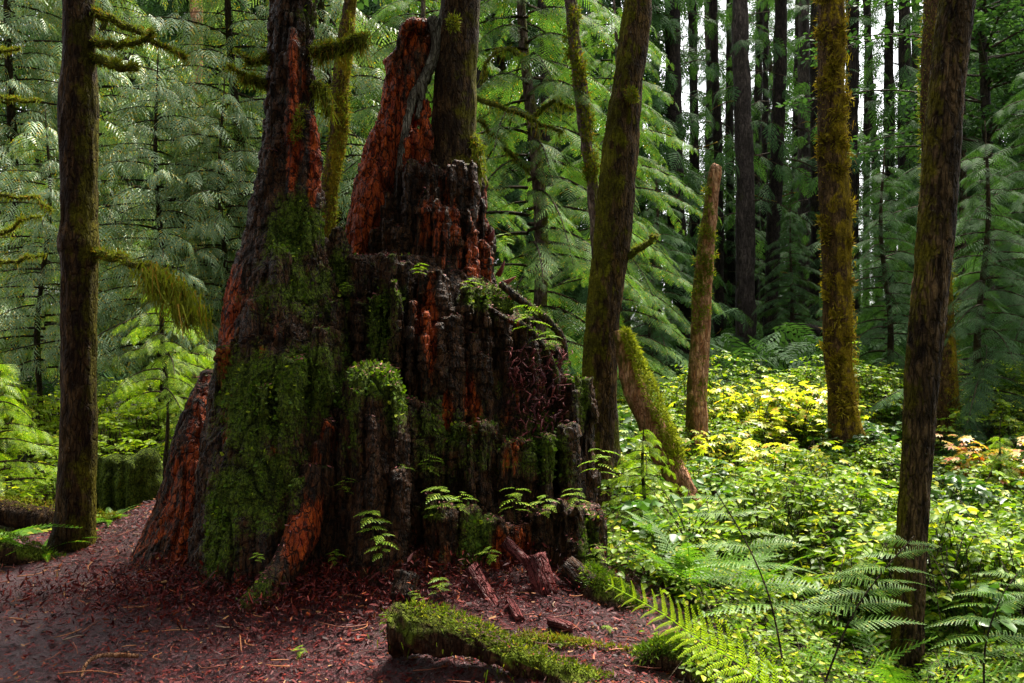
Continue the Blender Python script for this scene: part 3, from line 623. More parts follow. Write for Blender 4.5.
t3, b3 = local_tree('tree', 'trunk thickly covered with golden brown moss behind the yellow bushes', 'tree',
    [(826, -150, 12), (830, 0, 12), (832, 80, 13), (834, 180, 13), (837, 280, 13.5), (839, 360, 13), (844, 420, 14), (849, 445, 16), (853, 475, 20), (856, 500, 26)], M['mossbark'], 10.7, seed=3, amp=.055, n=72, fr=4.2, step=.05)
a = Acc(); gg = np.random.default_rng(5)
for k in range(70):
    py = gg.uniform(-40, 430); px = np.interp(py, [0, 180, 360, 430], [830, 834, 839, 845]) + gg.uniform(-14, 14); s = gg.uniform(.04, .13)
    c = P(px, py, 10.7 - .2 + abs(px-np.interp(py, [0, 430], [830, 845]))*.008)-b3; fuzz(a, np.array([c, c+[0.02, 0, -s]]), [s*.5, s*.3], 110, (.03, .09), gg, w=.012)
fuzz(a, spl([P(830, -60, 10.7), P(834, 200, 10.7), P(845, 440, 10.7)], 60)-b3, [.18], 5000, (.02, .06), w=.012)
hang_moss(a, spl([P(840, 0, 10.62), P(844, 150, 10.62), P(848, 300, 10.62), P(854, 420, 10.62)], 60)-b3, 1600, (.03, .14), .016, .05, gg)
a.build('moss', leaf_mat('golden_moss', (.20, .14, .012), (.33, .25, .02), (.14, .08, .02), .2, .2, .9, .1), t3)

t4, b4 = local_tree('tree', 'grey brown furrowed trunk leaning right in the ferns at the right foreground', 'tree',
    [(978, -150, 14.5, 4.7), (957, 0, 16.5, 4.7), (946, 100, 17.0, 4.7), (936, 220, 17.0, 4.7), (927, 330, 16.5, 4.7), (919, 430, 15.5, 4.7), (913, 520, 14.5, 4.7), (909, 600, 14.5, 4.7), (906, 683, 16.5, 4.7), (904, 740, 22.5, 4.7)], M['barkR'], 4.7, seed=4, amp=.022, n=72, fr=16, step=.014)
t5, b5 = local_tree('tree', 'slim trunk with green and yellow moss half hidden behind the leaning grey trunk', 'tree',
    [(934, -120, 9), (934, 0, 9), (930, 100, 8.5), (933, 200, 9), (941, 300, 11), (944, 380, 12), (946, 430, 13), (947, 470, 17)], M['mossbark'], 11.2, seed=5, amp=.03, fr=4)
a = Acc(); fuzz(a, np.array([P(934, 0, 11.15), P(929, 100, 11.15), P(933, 200, 11.15), P(943, 300, 11.15), P(945, 440, 11.15)])-b5, [.13, .13, .13, .16, .2], 5000, (.02, .07), w=.01); a.build('moss', M['mossleaf'], t5)

t6, b6 = local_tree('broken_snag', 'broken red brown snag with flaking bark and ragged top', 'snag',
    [(718, 166, 2.5), (715, 172, 5.5), (711, 200, 7), (706, 250, 9), (702, 300, 9.5), (699, 350, 10), (697, 400, 10.5), (696, 450, 12), (695, 490, 15)], M['redsnag'], 10.0, seed=6, amp=.03, fr=4)
a = Acc(); gg = np.random.default_rng(8)
for k in range(26):
    py = gg.uniform(180, 400); px = np.interp(py, [170, 300, 400], [714, 702, 697]) + gg.uniform(-9, 7); c = P(px, py, 9.88)-b6; fuzz(a, np.array([c, c-[0, 0, .1]]), [.045, .03], 90, (.02, .06), gg, w=.01)
a.build('moss', M['mossleaf'], t6)
t7, b7 = local_tree('leaning_snag', 'short broken trunk leaning left under thick yellow green moss', 'snag',
    [(619, 330, 5, 7.2), (623, 345, 8, 7.2), (633, 385, 10.5, 7.2), (650, 425, 10.5, 7.1), (672, 468, 9.5, 7.0), (698, 510, 9, 6.9), (722, 545, 10, 6.8)], M['redsnag'], 7.2, seed=7, amp=.04)
a = Acc(); c = spl([P(625, 332, 7.1), P(645, 378, 7.1), P(662, 420, 7.0), P(678, 460, 6.9)], 40)-b7; fuzz(a, c, [.03, .06, .06, .05], 4500, (.02, .05), w=.008)
a.build('moss', leaf_mat('yellow_moss', (.24, .27, .02), (.36, .38, .03), None, 0, .25, .9, .1), t7)
t8, b8 = local_tree('tree', 'thin crooked pinkish trunk with clumps of yellow moss close left of the leaning brown trunk', 'tree',
    [(566, -80, 5.7), (571, 0, 5.7), (576, 50, 5.2), (583, 100, 5.7), (587, 150, 5.7), (592, 180, 6.2), (600, 260, 6.2), (607, 380, 7.2), (612, 470, 8.2), (614, 520, 10.2)], M['mosspatch'], 8.3, seed=8, amp=.04)
a = Acc(); gg = np.random.default_rng(9)
for px, py in [(575, 10), (570, 30), (579, 62), (580, 75), (584, 95), (588, 112), (588, 128), (592, 148), (593, 160), (590, 170), (572, 48)]:
    c = P(px, py, 8.22)-b8; fuzz(a, np.array([c, c-[0, 0, .12]]), [.06, .04], 260, (.02, .06), gg, w=.01)
a.build('moss', M['mossleaf'], t8)
t9, b9 = local_tree('tree', 'crooked yellow mossy trunk seen between the two spires of the big stump', 'tree',
    [(358, -60, 6), (348, 20, 7), (341, 90, 7), (340, 130, 8), (330, 190, 8), (324, 250, 8), (318, 400, 9)], M['mossbark'], 9.4, seed=9, amp=.05)
a = Acc(); fuzz(a, np.array([P(348, 20, 9.35), P(341, 90, 9.35), P(339, 130, 9.35), P(330, 190, 9.35), P(324, 250, 9.35)])-b9, [.08, .09, .1, .1, .1], 3500, (.02, .06), w=.009); a.build('moss', M['mossleaf'], t9)
t10, b10 = local_tree('tree', 'live dark barked hemlock growing out of the top of the big stump', 'tree',
    [(470, -220, 18), (464, -60, 19), (461, 0, 19.5), (457, 60, 21), (454, 120, 22.5), (452, 155, 25), (450, 185, 32)], M['barkL'], 6.45, seed=10, amp=.025)
mossy_branch(t10, b10, [P(473, 138, 6.4), P(477, 145, 6.3), P(478, 160, 6.25), P(477, 178, 6.25)], (.035, .015), 350, (.05, .2), 500, name='moss_clump')
fa = Acc(); fuzz(fa, [P(454, 20, 6.15)-b10, P(452, 28, 6.15)-b10], [.04, .03], 300); fa.build('moss', M['mossleaf'], t10)
# branches of the left spire (dead, moss draped)
def stump_branch(pts, r, hang, L, fz=700, sp=.02, name='mossy_branch'):
    br = mossy_branch(stump, SO, pts, r, hang, L, fz, name, sp=sp); return br
stump_branch([P(314, 52, 5.85), P(330, 49, 5.8), P(348, 46, 5.75), P(366, 45, 5.7)], (.05, .045), 420, (.06, .2), 1400, .03)
stump_branch([P(314, 86, 5.85), P(322, 88, 5.8), P(328, 98, 5.8), P(327, 118, 5.8)], (.035, .02), 350, (.05, .2), 500)
stump_branch([P(272, 55, 5.85), P(262, 60, 5.8), P(252, 62, 5.75), P(238, 56, 5.7)], (.035, .008), 120, (.02, .07))
stump_branch([P(268, 84, 5.85), P(254, 80, 5.8), P(244, 78, 5.75), P(230, 70, 5.7)], (.045, .008), 260, (.03, .12))
fa = Acc(); fuzz(fa, np.array([P(303, 108, 5.6), P(298, 125, 5.58), P(295, 142, 5.58)])-SO, [.025, .03, .02], 500); fa.build('moss', M['mossleaf'], stump)

# ------------------------------------------------------------------ distant trunks
FARR = [ # px top, px bottom, half width, base py, Y, bark, label
 (679, 684, 8.5, 362, 24, 'barkfar', 'thick near black trunk directly left of the broken snag'),
 (661, 657, 4.5, 356, 28, 'barkfar', 'thin dark trunk between the leaning brown trunk and the thick black one'),
 (697, 694, 4.5, 352, 30, 'barkfar', 'slender dark trunk rising just behind the top of the broken snag'),
 (716, 719, 4, 356, 29, 'barkfar', 'straight thin dark trunk close on the right side of the broken snag'),
 (742, 746, 8.5, 354, 26, 'barkgrey', 'broad grey brown trunk standing highest lit among the distant trunks'),
 (731, 733, 4, 352, 31, 'barkfar', 'narrow black trunk touching the left side of the broad grey trunk'),
 (781, 770, 6.5, 356, 27, 'barkfar', 'dark trunk leaning slightly left at its foot, right of the broad grey trunk'),
 (803, 806, 6, 346, 33, 'barkgrey', 'greyish distant trunk midway between leaning dark trunk and golden mossy trunk'),
 (812, 814, 4.5, 352, 29, 'barkfar', 'thin brown trunk close to the left of the golden mossy trunk'),
 (850, 853, 6.5, 372, 25, 'barkfar', 'dark trunk almost touching the right edge of the golden mossy trunk'),
 (762, 763, 3, 348, 35, 'barkfar', 'very thin far trunk between the broad grey and the leaning dark trunks'),
 (884, 893, 4.5, 372, 27, 'barkfar', 'slim curving dark trunk before the bright sky gap'),
 (898, 903, 5.5, 374, 26, 'barkfar', 'dark straight trunk between sky gap and leaning grey trunk'),
 (911, 909, 5, 372, 29, 'barkgrey', 'pale grey distant trunk just left of the leaning grey trunk'),
 (993, 990, 4.5, 378, 26, 'barkfar', 'dark thin trunk right of the leaning grey trunk near the picture edge'),
 (640, 648, 3.5, 350, 30, 'barkfar', 'thin black trunk hugging the right side of the leaning brown trunk'),
 (1016, 1019, 6, 380, 27, 'barkfar', 'dark trunk at the right picture edge'),
 (480, 484, 4, 366, 20, 'barkfar', 'thin dark trunk just right of the hemlock on the stump'),
 (125, 128, 5, 400, 19, 'barkfar', 'dim trunk in the cedar foliage right of the left trail tree'),
 (196, 200, 6, 400, 17, 'redsnag', 'distant reddish trunk top glimpsed above the left cedars'),
 (669, 668, 3, 350, 34, 'barkfar', 'very thin trunk just left of the thick black trunk'), (708, 707, 3.5, 350, 36, 'barkfar', 'thin far trunk above the snag tip, left of the straight thin trunk'),
 (726, 727, 3, 350, 38, 'barkfar', 'hair thin far trunk left of the narrow black trunk'), (756, 755, 4, 350, 36, 'barkfar', 'thin trunk just right of the broad grey brown trunk'),
 (793, 791, 3.5, 350, 37, 'barkfar', 'thin far trunk right of the dark leaning trunk'), (862, 866, 3, 360, 34, 'barkfar', 'thin far trunk standing in the bright sky gap'),
 (873, 880, 3.5, 365, 31, 'barkfar', 'thin curving trunk beside the bright sky gap'), (921, 918, 4, 368, 33, 'barkfar', 'far trunk tucked against the leaning grey trunk'),
 (1004, 1002, 3, 372, 35, 'barkfar', 'hair thin trunk near the right picture edge'), (820, 822, 3, 350, 38, 'barkfar', 'thin far trunk touching the golden mossy trunk on its left'),
 (545, 548, 4.5, 368, 22, 'barkfar', 'dim dark trunk behind the central hemlock sprays'),
]
DB = []; FC = None
fa_ = Acc()
FARS = frond(.62, .34, 9, 2, 52, .026, .35, r=random.Random(9), rach=False)
for i_, (pa, pb, hw, by, Y, mk, lab) in enumerate(FARR):
    gz = float(ground((pb-CX)/FL*Y, Y)); pyb = CY + (CH-gz)/FL**-1/Y
    mid = ((pa+pb)/2 + ((i_*37) % 7 - 3)*.5)
    ln = ((i_*53) % 13 - 6)*1.1; cv = ((i_*29) % 9 - 4)*.7
    rows = [(pa+ln*2.2, -340, hw*.6), (pa+ln, 0, hw*.85), (mid+ln*.4+cv, 180, hw), (pb, 330, hw*1.08), (pb, pyb+2, hw*1.5)]
    t_, b_ = local_tree('tree', lab, 'tree', rows, M[mk], Y, n=20, amp=.05, fr=4, seed=20+i_, step=.15, group='dark trunks of the background forest')
    if mk != 'redsnag' and Y > 23.5:
        if FC is None:
            crown(fa_, 4.0, 17, 2.0, 26, [FARS], seed=31, dens=.42, fl=1.0, droop=.5, shape=.25, roll=.5); FC = fa_.build('crown', [M['dark'], M['twig']], t_)
        else:
            o = FC.copy(); COL.objects.link(o); o.parent = t_; o.rotation_euler = (0, 0, i_*1.7); o.scale = (.9+.05*(i_ % 5),)*2+(.8+.07*(i_ % 7),); o.location = (0, 0, (i_ % 4)*.5-.5)
    if mk != 'redsnag':
        gq = np.random.default_rng(50+i_)
        for k in range(5):     # dead boughs
            z = gq.uniform(.8, 9); az = gq.uniform(0, 6.28); L = gq.uniform(.5, 1.6)
            if len(DB) < 6:
                V, F = tube(spl([(0, 0, 0), (.3, .05, .03), (.65, .0, -.08), (1, -.1*len(DB), -.3)], 9), np.linspace(.03, .008, 9), 5)
                o = mesh('dead_branch', V, F, M['mossbark'] if len(DB) % 2 else M['twig'], None, t_, True); DB.append(o)
            else:
                o = DB[(i_+k) % 6].copy(); COL.objects.link(o); o.parent = t_
            o.location = ((pa-pb)/FL*Y*z/9, 0, z); o.rotation_euler = (0, 0, az); o.scale = (L,)*3

# ------------------------------------------------------------------ conifers
def conifer(name, label, px, Y, kw, leaf, top, trunk_r, group=None, tm='twig', rz=0, cat='tree'):
    x = (px-CX)/FL*Y; gz = float(ground(x, Y))
    t = empty(name, label, cat, (x, Y, gz-.05), rz, group)
    C = np.array([(0, 0, 0), (0.02*top, 0, top*.35), (-.01*top, .01*top, top*.7), (0, 0, top)])
    V, F = bark_tube(C, [trunk_r, trunk_r*.8, trunk_r*.5, trunk_r*.12], 3, 14, .01, 8, .12); mesh('trunk', V, F, M[tm], None, t, True)
    a = Acc(); crown(a, **kw); a.build('crown', [M[leaf], M['twig']], t)
    return t
# prototypes (first placement is a real tree), copies after
G1 = 'pale cedars on the left'
ca = conifer('cedar_tree', 'young pale cedar with thin dark stem right of the left trail tree', 158, 10.4, dict(base_h=1.2, top_h=5.0, rad=1.8, nb=64, T=CED, seed=1, dens=.13, fl=.75, droop=.28, shape=.55), 'cedar', 5.2, .045, G1)
cb = conifer('cedar_tree', 'tall blue green cedar filling the gap left of the mossy spire', 232, 11.8, dict(base_h=1.2, top_h=8.5, rad=2.1, nb=110, T=CED, seed=2, dens=.14, fl=.85, droop=.3, shape=.35), 'cedar', 9, .09, G1)
def at(px, Y, dz=-.05): x = (px-CX)/FL*Y; return (x, Y, float(ground(x, Y))+dz)
dup(cb, at(15, 12.0), 2.0, 'big pale cedar at the left picture edge behind the ferns', 1.0)
dup(ca, at(45, 10.2), 3.9, 'small cedar reaching across just left of the left trail tree', .85)
dup(cb, at(95, 13.5), 4.2, 'darker cedar deep behind the left trail tree', 1.15)
dup(cb, at(330, 12.2), .9, 'cedar behind the opening between the two stump spires', 1.1)
dup(ca, at(225, 10.6), 1.3, 'lower cedar with spreading boughs touching the left side of the stump', .95)

cc = conifer('hemlock_tree', 'large hemlock with layered drooping boughs right of the stump spires', 528, 9.6, dict(base_h=.6, top_h=7.6, rad=2.1, nb=92, T=HEM, seed=4, dens=.10, fl=.72, droop=.62, shape=.3, up=.15, roll=.22, fd=(.05, .5)), 'hemlock', 8.2, .10, tm='mosspatch')
for pts, r_ in [([P(470, 96, 8.6), P(505, 108, 8.4), P(540, 122, 8.4), P(562, 134, 8.4)], (.03, .012)), ([P(528, 60, 9.5), P(505, 48, 9.0), P(488, 62, 8.8), P(482, 84, 8.8)], (.03, .012)),
    ([P(528, 170, 9.5), P(508, 150, 9.0), P(492, 132, 8.8), P(478, 122, 8.8)], (.03, .015)), ([P(530, 120, 9.5), P(556, 100, 9.0), P(572, 112, 8.8)], (.03, .012))]:
    mossy_branch(cc, np.array(cc.location), pts, r_, 200, (.04, .2), 600, name='mossy_branch')
G2 = 'green hemlocks'
cc['group'] = G2
dup(cc, at(425, 11.5), 2.1, 'hemlock whose pale boughs show behind the red spire', .95)
dup(cc, at(612, 15.0), 4.0, 'dark hemlock behind the leaning brown trunk', 1.05)
hd = conifer('hemlock_tree', 'young hemlock with flat boughs between golden mossy trunk and leaning grey trunk', 885, 14.5, dict(base_h=.4, top_h=4.9, rad=1.9, nb=62, T=HEM, seed=6, dens=.11, fl=.75, droop=.42, shape=.7, up=.1, roll=.22, fd=(.05, .5)), 'dark', 5.2, .06, G2)
dup(hd, at(985, 11.5), 2.4, 'young conifer right of the leaning grey trunk with low spreading boughs', .95)
dup(hd, at(1035, 13.0), 1.0, 'dark conifer cut by the right picture edge', 1.25)
dup(hd, at(655, 19.0), 3.0, 'small dark conifer behind the broken snag', 1.1)
dup(hd, at(790, 25.0), 5.0, 'distant low conifer among the dark trunks', 1.0)
for px, Y, rz, s_, lab in [(722, 31, .4, 1.7, 'low far conifer between the broken snag and the broad grey brown trunk'), (858, 29, 1.9, 1.6, 'low far conifer just right of the golden mossy trunk'), (690, 36, 3.3, 1.9, 'low far conifer behind the middle of the broken snag'), (805, 34, 4.4, 1.8, 'low far conifer left of the golden mossy trunk'), (900, 33, 5.3, 1.8, 'low far conifer below the bright sky gap')]:
    dup(hd, at(px, Y), rz, lab, s_)
dup(hd, at(960, 18.0), 4.4, 'taller dark conifer filling the view behind the leaning grey trunk', 1.7)
he = conifer('sapling', 'bright green hemlock sapling with thin dark stem between left trail tree and stump', 163, 7.9, dict(base_h=.95, top_h=2.2, rad=1.0, nb=30, T=HEM, seed=8, dens=.075, fl=.42, droop=.35, shape=.8, up=.1), 'bright', 2.4, .025, 'bright green saplings', cat='sapling')
dup(he, at(-2, 7.3, -.75), 2.0, 'bright green sapling at the left picture edge above the ferns', 1.0)
dup(he, at(645, 6.4, -.45), .7, 'feathery green sapling between the leaning brown trunk and the leaning mossy snag', .62)
dup(he, at(1000, 9.0, -.5), 1.7, 'light green sapling standing in the undergrowth right of the leaning grey trunk', .7)
dup(he, at(735, 7.6, -.6), 2.9, 'low green sapling in the undergrowth below the yellow shrubs', .6)
dup(he, at(205, 8.6, -.3), 4.0, 'yellow green sapling peeking out left of the red buttress', .8)
# far forest crowns
ff = conifer('fir_tree', 'distant fir behind the leaning brown trunk', 620, 24, dict(base_h=2.5, top_h=17, rad=3.6, nb=130, T=FAR, seed=12, dens=.32, fl=1.4, droop=.4, shape=.5, roll=.5), 'dark', 18, .22, 'distant firs')
fg = conifer('fir_tree', 'distant fir with drooping crown right of the leaning grey trunk', 985, 22, dict(base_h=1.5, top_h=15, rad=3.4, nb=130, T=FAR, seed=13, dens=.32, fl=1.4, droop=.5, shape=.5, roll=.5), 'dark', 16, .2, 'distant firs')
fh = conifer('fir_tree', 'sparse far fir breaking up the bright sky behind the broad grey brown trunk', 772, 42, dict(base_h=1.5, top_h=24, rad=3.6, nb=95, T=FAR, seed=14, dens=.5, fl=1.3, droop=.45, shape=.3, roll=.6), 'dark', 25, .2, 'distant firs')
for px, Y, src, s, rz, lab in [
    (712, 46, fh, 1.1, 1.1, 'sparse far fir behind the tip of the broken snag'), (838, 48, fh, 1.1, 2.2, 'sparse far fir half hidden by the golden mossy trunk'), (803, 60, fh, 1.4, 5.2, 'farthest sparse fir seen between trunks right of centre'),
    (500, 24, ff, 1.0, 1, 'distant fir crown behind the central hemlock'), (560, 31, fg, 1.2, 2, 'far fir between the central hemlock and leaning brown trunk'),
    (395, 22, fg, 1.0, 3, 'distant fir behind the red spire'), (300, 24, ff, 1.0, 4, 'distant fir behind the mossy spire'), (210, 22, fg, 1.1, 5, 'distant fir above the left cedars'),
    (120, 26, ff, 1.1, 6, 'far fir right of the left trail tree top'), (-60, 18, ff, .9, 1.5, 'fir beyond the left picture edge'),
    (765, 40, fg, .9, 3.5, 'far fir behind the broad grey trunk'), 
    (1050, 26, ff, 1.1, 5.5, 'fir crown in the upper right corner'), (965, 34, fg, 1.1, .3, 'far fir behind the leaning grey trunk'), 
    (70, 30, ff, 1.2, 2.2, 'far fir behind the left trail tree'), (255, 31, fg, 1.2, .9, 'far fir between the left cedars and the mossy spire'), (350, 33, ff, 1.3, 5.1, 'far fir seen between the two stump spires'), (455, 33, fg, 1.3, 4.4, 'far fir behind the hemlock on the stump'),
    (170, 34, fg, 1.3, 3.3, 'farthest fir above the left cedars'), (610, 60, fg, .5, 1.9, 'tiny far fir left of the leaning brown trunk')]:
    dup(src, at(px, Y), rz, lab, s)
# high boughs hanging into the top of the frame on the right
a = Acc(); gq = np.random.default_rng(77)
tb = empty('maple_tree', 'leafy tree whose high boughs hang across the top right of the picture', 'tree', at(985, 17))
V, F = bark_tube(np.array([(0, 0, 0), (.1, 0, 4), (-.1, 0, 9)]), [.12, .1, .06], 5, 14, .02, 6, .2); mesh('trunk', V, F, M['barkfar'], None, tb, True)
tv, tf = leafq(1, .75); n = 9000; bo = []
for k in range(46):
    z = gq.uniform(5.8, 10); az = gq.uniform(0, 6.28); L = gq.uniform(1.2, 4.2); c0 = np.array([0, 0, z-.6])
    C = spl([c0, c0+[math.cos(az)*L*.5, math.sin(az)*L*.3, .35], c0+[math.cos(az)*L, math.sin(az)*L*.6, .1]], 12); a.add(*tube(C, np.linspace(.03, .006, 12), 4), 1)
    q = C[gq.integers(3, 12, 130)] + gq.normal(0, .22, (130, 3))*[1, 1, .35]; bo.append(q)
T = np.concatenate(bo); n = len(T); D = gq.normal(0, 1, (n, 3))*[1, 1, .3]; Rm = frames(D, np.array([0, 0, 1.])+gq.normal(0, .4, (n, 3)))
a.add(*inst(tv, tf, Rm, T, gq.uniform(.07, .15, n)), 0); a.build('crown', [M['dark'], M['twig']], tb)
# background thicket that closes the view at ground level
a = Acc(); gq = np.random.default_rng(99); n = 5200
Yv = gq.uniform(17, 44, n); px = gq.uniform(-120, 1150, n); X = (px-CX)/FL*Yv; hgt = (.4 + 2.2*vn(X*.35, Yv*.35)*gq.random(n)); T = np.stack([X, Yv, ground(X, Yv)+hgt*gq.random(n)**.6], 1)
D = gq.normal(0, 1, (n, 3))*[1, 1, .2]; D[:, 2] -= .3; Rm = frames(D, np.broadcast_to([0, 0, 1.], D.shape), gq.normal(0, .5, n))
for q in range(3):
    k = np.arange(n) % 3 == q; a.add(*inst(FAR[q][0], FAR[q][1], Rm[k], T[k], gq.uniform(1, 2.3, k.sum())))
tag(a.build('thicket', M['dark']), 'dark green thicket of ferns and brush on the far forest floor', 'thicket', kind='stuff')

# ------------------------------------------------------------------ undergrowth
def undergrowth(name, label, mat, N, xr, yr, h, size, seed, mask=None, lw=.6, tilt=.5):
    g = np.random.default_rng(seed); a = Acc(); tv, tf = leafq(1, lw)
    ns = N//9; x = g.uniform(*xr, ns*3); y = g.uniform(*yr, ns*3)
    pxv = x/y*FL+CX; k = (pxv > -80) & (pxv < 1110)
    if mask is not None: k &= mask(x, y, g.random(len(x)))
    x, y = x[k][:ns], y[k][:ns]; ns = len(x)
    H = h(x, y)*(1-.75*g.random(ns)**2.2); z = ground(x, y)+H
    az = g.uniform(0, 2*np.pi, ns); L = g.uniform(.14, .34, ns)
    d = np.stack([np.cos(az), np.sin(az), g.uniform(-.3, .25, ns)], 1)
    B = np.stack([x, y, z], 1)
    # twig
    st = np.stack([-d[:, 1], d[:, 0], 0*L], 1)*.0035
    E = B + d*L[:, None]; low = B - d*L[:, None]*.8; low[:, 2] = np.maximum(ground(x, y), z-.35)
    V = np.stack([low-st, low+st, B+st, B-st, B-st, B+st, E+st*.4, E-st*.4], 1).reshape(-1, 3)
    f = (np.arange(ns)*8)[:, None]; a.add(V, np.concatenate([f+[0, 1, 2, 3], f+[4, 5, 6, 7]]), 1)
    for j in range(9):
        t = (j//2+1)/5.; s = 0 if j == 8 else (1 if j % 2 else -1)
        aa = az + s*R(58) + g.normal(0, .2, ns); p = B + d*(L*t)[:, None]; p[:, 2] -= .10*L*t*t
        dd = np.stack([np.cos(aa), np.sin(aa), g.normal(-.18, .22, ns)], 1)
        Rm = frames(dd, np.array([0, 0, 1.])+g.normal(0, tilt, (ns, 3))); a.add(*inst(tv, tf, Rm, p, g.uniform(*size, ns)*(1-.25*abs(t-.6))), 0)
    return tag(a.build(name, [M[mat], M['twig']]), label, 'undergrowth', kind='stuff')
hr = lambda x, y: (.0 + 1.15*vn(x*1.1+4, y*1.1)**1.6 + .40*vn(x*3.5, y*3.5))*(.35 + .65*sst(.9, 2.4, x-.1*(y-4))) + .25*sst(9, 12, y)
undergrowth('undergrowth', 'bright green leafy undergrowth covering the forest floor right of the stump', 'under', 130000, (.3, 10), (5.0, 15.5), hr, (.035, .085), 1,
    lambda x, y, r: (x - .10*(y-4) > .55) & (r < np.clip(1.15 - y*.045, .3, 1)) & (vn(x*1.8, y*1.8)*.7+.3*vn(x*5, y*5) > .38) & ~((x < .95) & (y < 4.9)))
undergrowth('undergrowth', 'yellow green leafy undergrowth behind the left trail tree and old mossy stump', 'underL', 42000, (-9, -1.8), (7.5, 12), lambda x, y: .12+.85*vn(x*1.2, y*1.2)*sst(7.3, 9, y), (.035, .08), 2, lambda x, y, r: ((x+2.9)**2/.6+(y-7.4)**2/1.2 > 1.) & ~((np.abs(x+3.45) < .55) & (y < 7.9)) & (vn(x*3, y*3) > .3))
undergrowth('undergrowth', 'fine low leafy ground cover beneath the ferns in the right foreground', 'under', 30000, (.6, 5.5), (3.6, 7.5), lambda x, y: .10+.22*vn(x*2, y*2), (.03, .055), 3,
    lambda x, y, r: x - .10*(y-4) > .75+.25*vn(x*3, y*3))
undergrowth('undergrowth', 'larger dark green leaves scattered in clumps through the right hand undergrowth', 'broad', 15000, (.6, 9), (4.6, 12), lambda x, y: .1+.8*vn(x*1.5+8, y*1.5), (.06, .13), 9,
    lambda x, y, r: (x-.1*(y-4) > .8) & (vn(x*2.2+5, y*2.2) > .55), lw=.7)
undergrowth('undergrowth', 'shaded leafy ground cover behind the stump and far right', 'hemlock', 26000, (-3, 11), (12, 20), lambda x, y: .2+.6*vn(x, y), (.06, .12), 4)

# individual shrubs with big leaves
PALM = None
def palmate(r=.5):
    V, F = [], []
    for k in range(7):
        a_ = R(-105+35*k); L = (1, .95, .8, .6)[abs(k-3)]; c, s = math.cos(a_), math.sin(a_); o = len(V); w_ = .17
        V += [(0, 0, 0), (c*L*.55-s*w_, s*L*.55+c*w_, .02), (c*L, s*L, -.12), (c*L*.55+s*w_, s*L*.55-c*w_, .02)]; F.append((o, o+1, o+2, o+3))
    return np.array(V), np.array(F)
PALM = palmate()
def shrub(name, label, px, Y, h, rad, nst, mat, T, size, seed, group, cat='shrub', lps=9, dz=0, flat=.3, layer=True):
    g = np.random.default_rng(seed); t = empty(name, label, cat, at(px, Y, dz), 0, group); a = Acc(); b = Acc()
    for k in range(nst):
        az = k*2.4+g.uniform(-.4, .4); L = rad*g.uniform(.4, 1); hh = h*g.uniform(.55, 1)
        C = spl([(0, 0, 0), (math.cos(az)*L*.25, math.sin(az)*L*.25, hh*.6), (math.cos(az)*L, math.sin(az)*L, hh)], 12); b.add(*tube(C, np.linspace(.008, .003, 12), 5))
        i_ = g.integers(5, 12, lps); p = C[i_] + g.normal(0, rad*.22, (lps, 3))*[1, 1, .22]; dd = g.normal(0, 1, (lps, 3))*[1, 1, .15] + [0, 0, -.2]
        a.add(*inst(T[0], T[1], frames(dd, np.array([0, 0, 1.])+g.normal(0, flat, (lps, 3))), p, g.uniform(*size, lps)))
    a.build('leaves', M[mat], t); b.build('stems', M['twig'], t); return t
G3 = 'yellow leaved shrubs'
ys = shrub('vine_maple', 'yellow leaved vine maple right behind the broken snag', 722, 11.4, 1.15, .8, 15, 'yellow', PALM, (.07, .13), 1, G3)
for px, Y, rz, s, lab in [(760, 11.2, 1, 1.0, 'bright yellow vine maple between broken snag and golden mossy trunk'), (800, 11.4, 2, 1.1, 'pale yellow vine maple left of the golden mossy trunk, tallest of the yellow shrubs'),
    (742, 9.6, 3, .85, 'yellow green vine maple lower down in front of the yellow bushes'), (790, 9.2, 4, .9, 'light yellow vine maple in the middle of the green undergrowth'), (812, 11.8, 5, .95, 'small yellow shrub at the foot of the golden mossy trunk'),
    (700, 9.4, 5.7, .85, 'yellow green shrub below the broken snag')]:
    dup(ys, at(px, Y, -.05), rz, lab, s)
og = shrub('autumn_shrub', 'orange and yellow autumn shrub at the right beside the mossy trunk', 990, 9.3, 1.05, .5, 14, 'orange', PALM, (.07, .14), 2, 'autumn shrubs')
ls = leafq(1, .62)
gs = shrub('leafy_shrub', 'shrub with pale glossy leaves beside the right foot of the stump', 690, 5.7, .6, .4, 14, 'under', ls, (.04, .075), 5, 'leafy shrubs right of the stump', lps=16)
for px, Y, rz, s, lab in [(760, 6.9, 2.5, 1.0, 'leafy green shrub in the centre of the right hand undergrowth'), (840, 8.0, 3.5, 1.2, 'shrub with cool glossy leaves below the golden mossy trunk'),
    (980, 7.0, 4.5, 1.1, 'light green shrub right of the leaning grey trunk'), (870, 6.3, .5, .9, 'green shrub just left of the leaning grey trunk'), (700, 7.9, 5.5, 1.1, 'green shrub behind the leaning mossy snag')]:
    dup(gs, at(px, Y, -.25), rz, lab, s*.8)

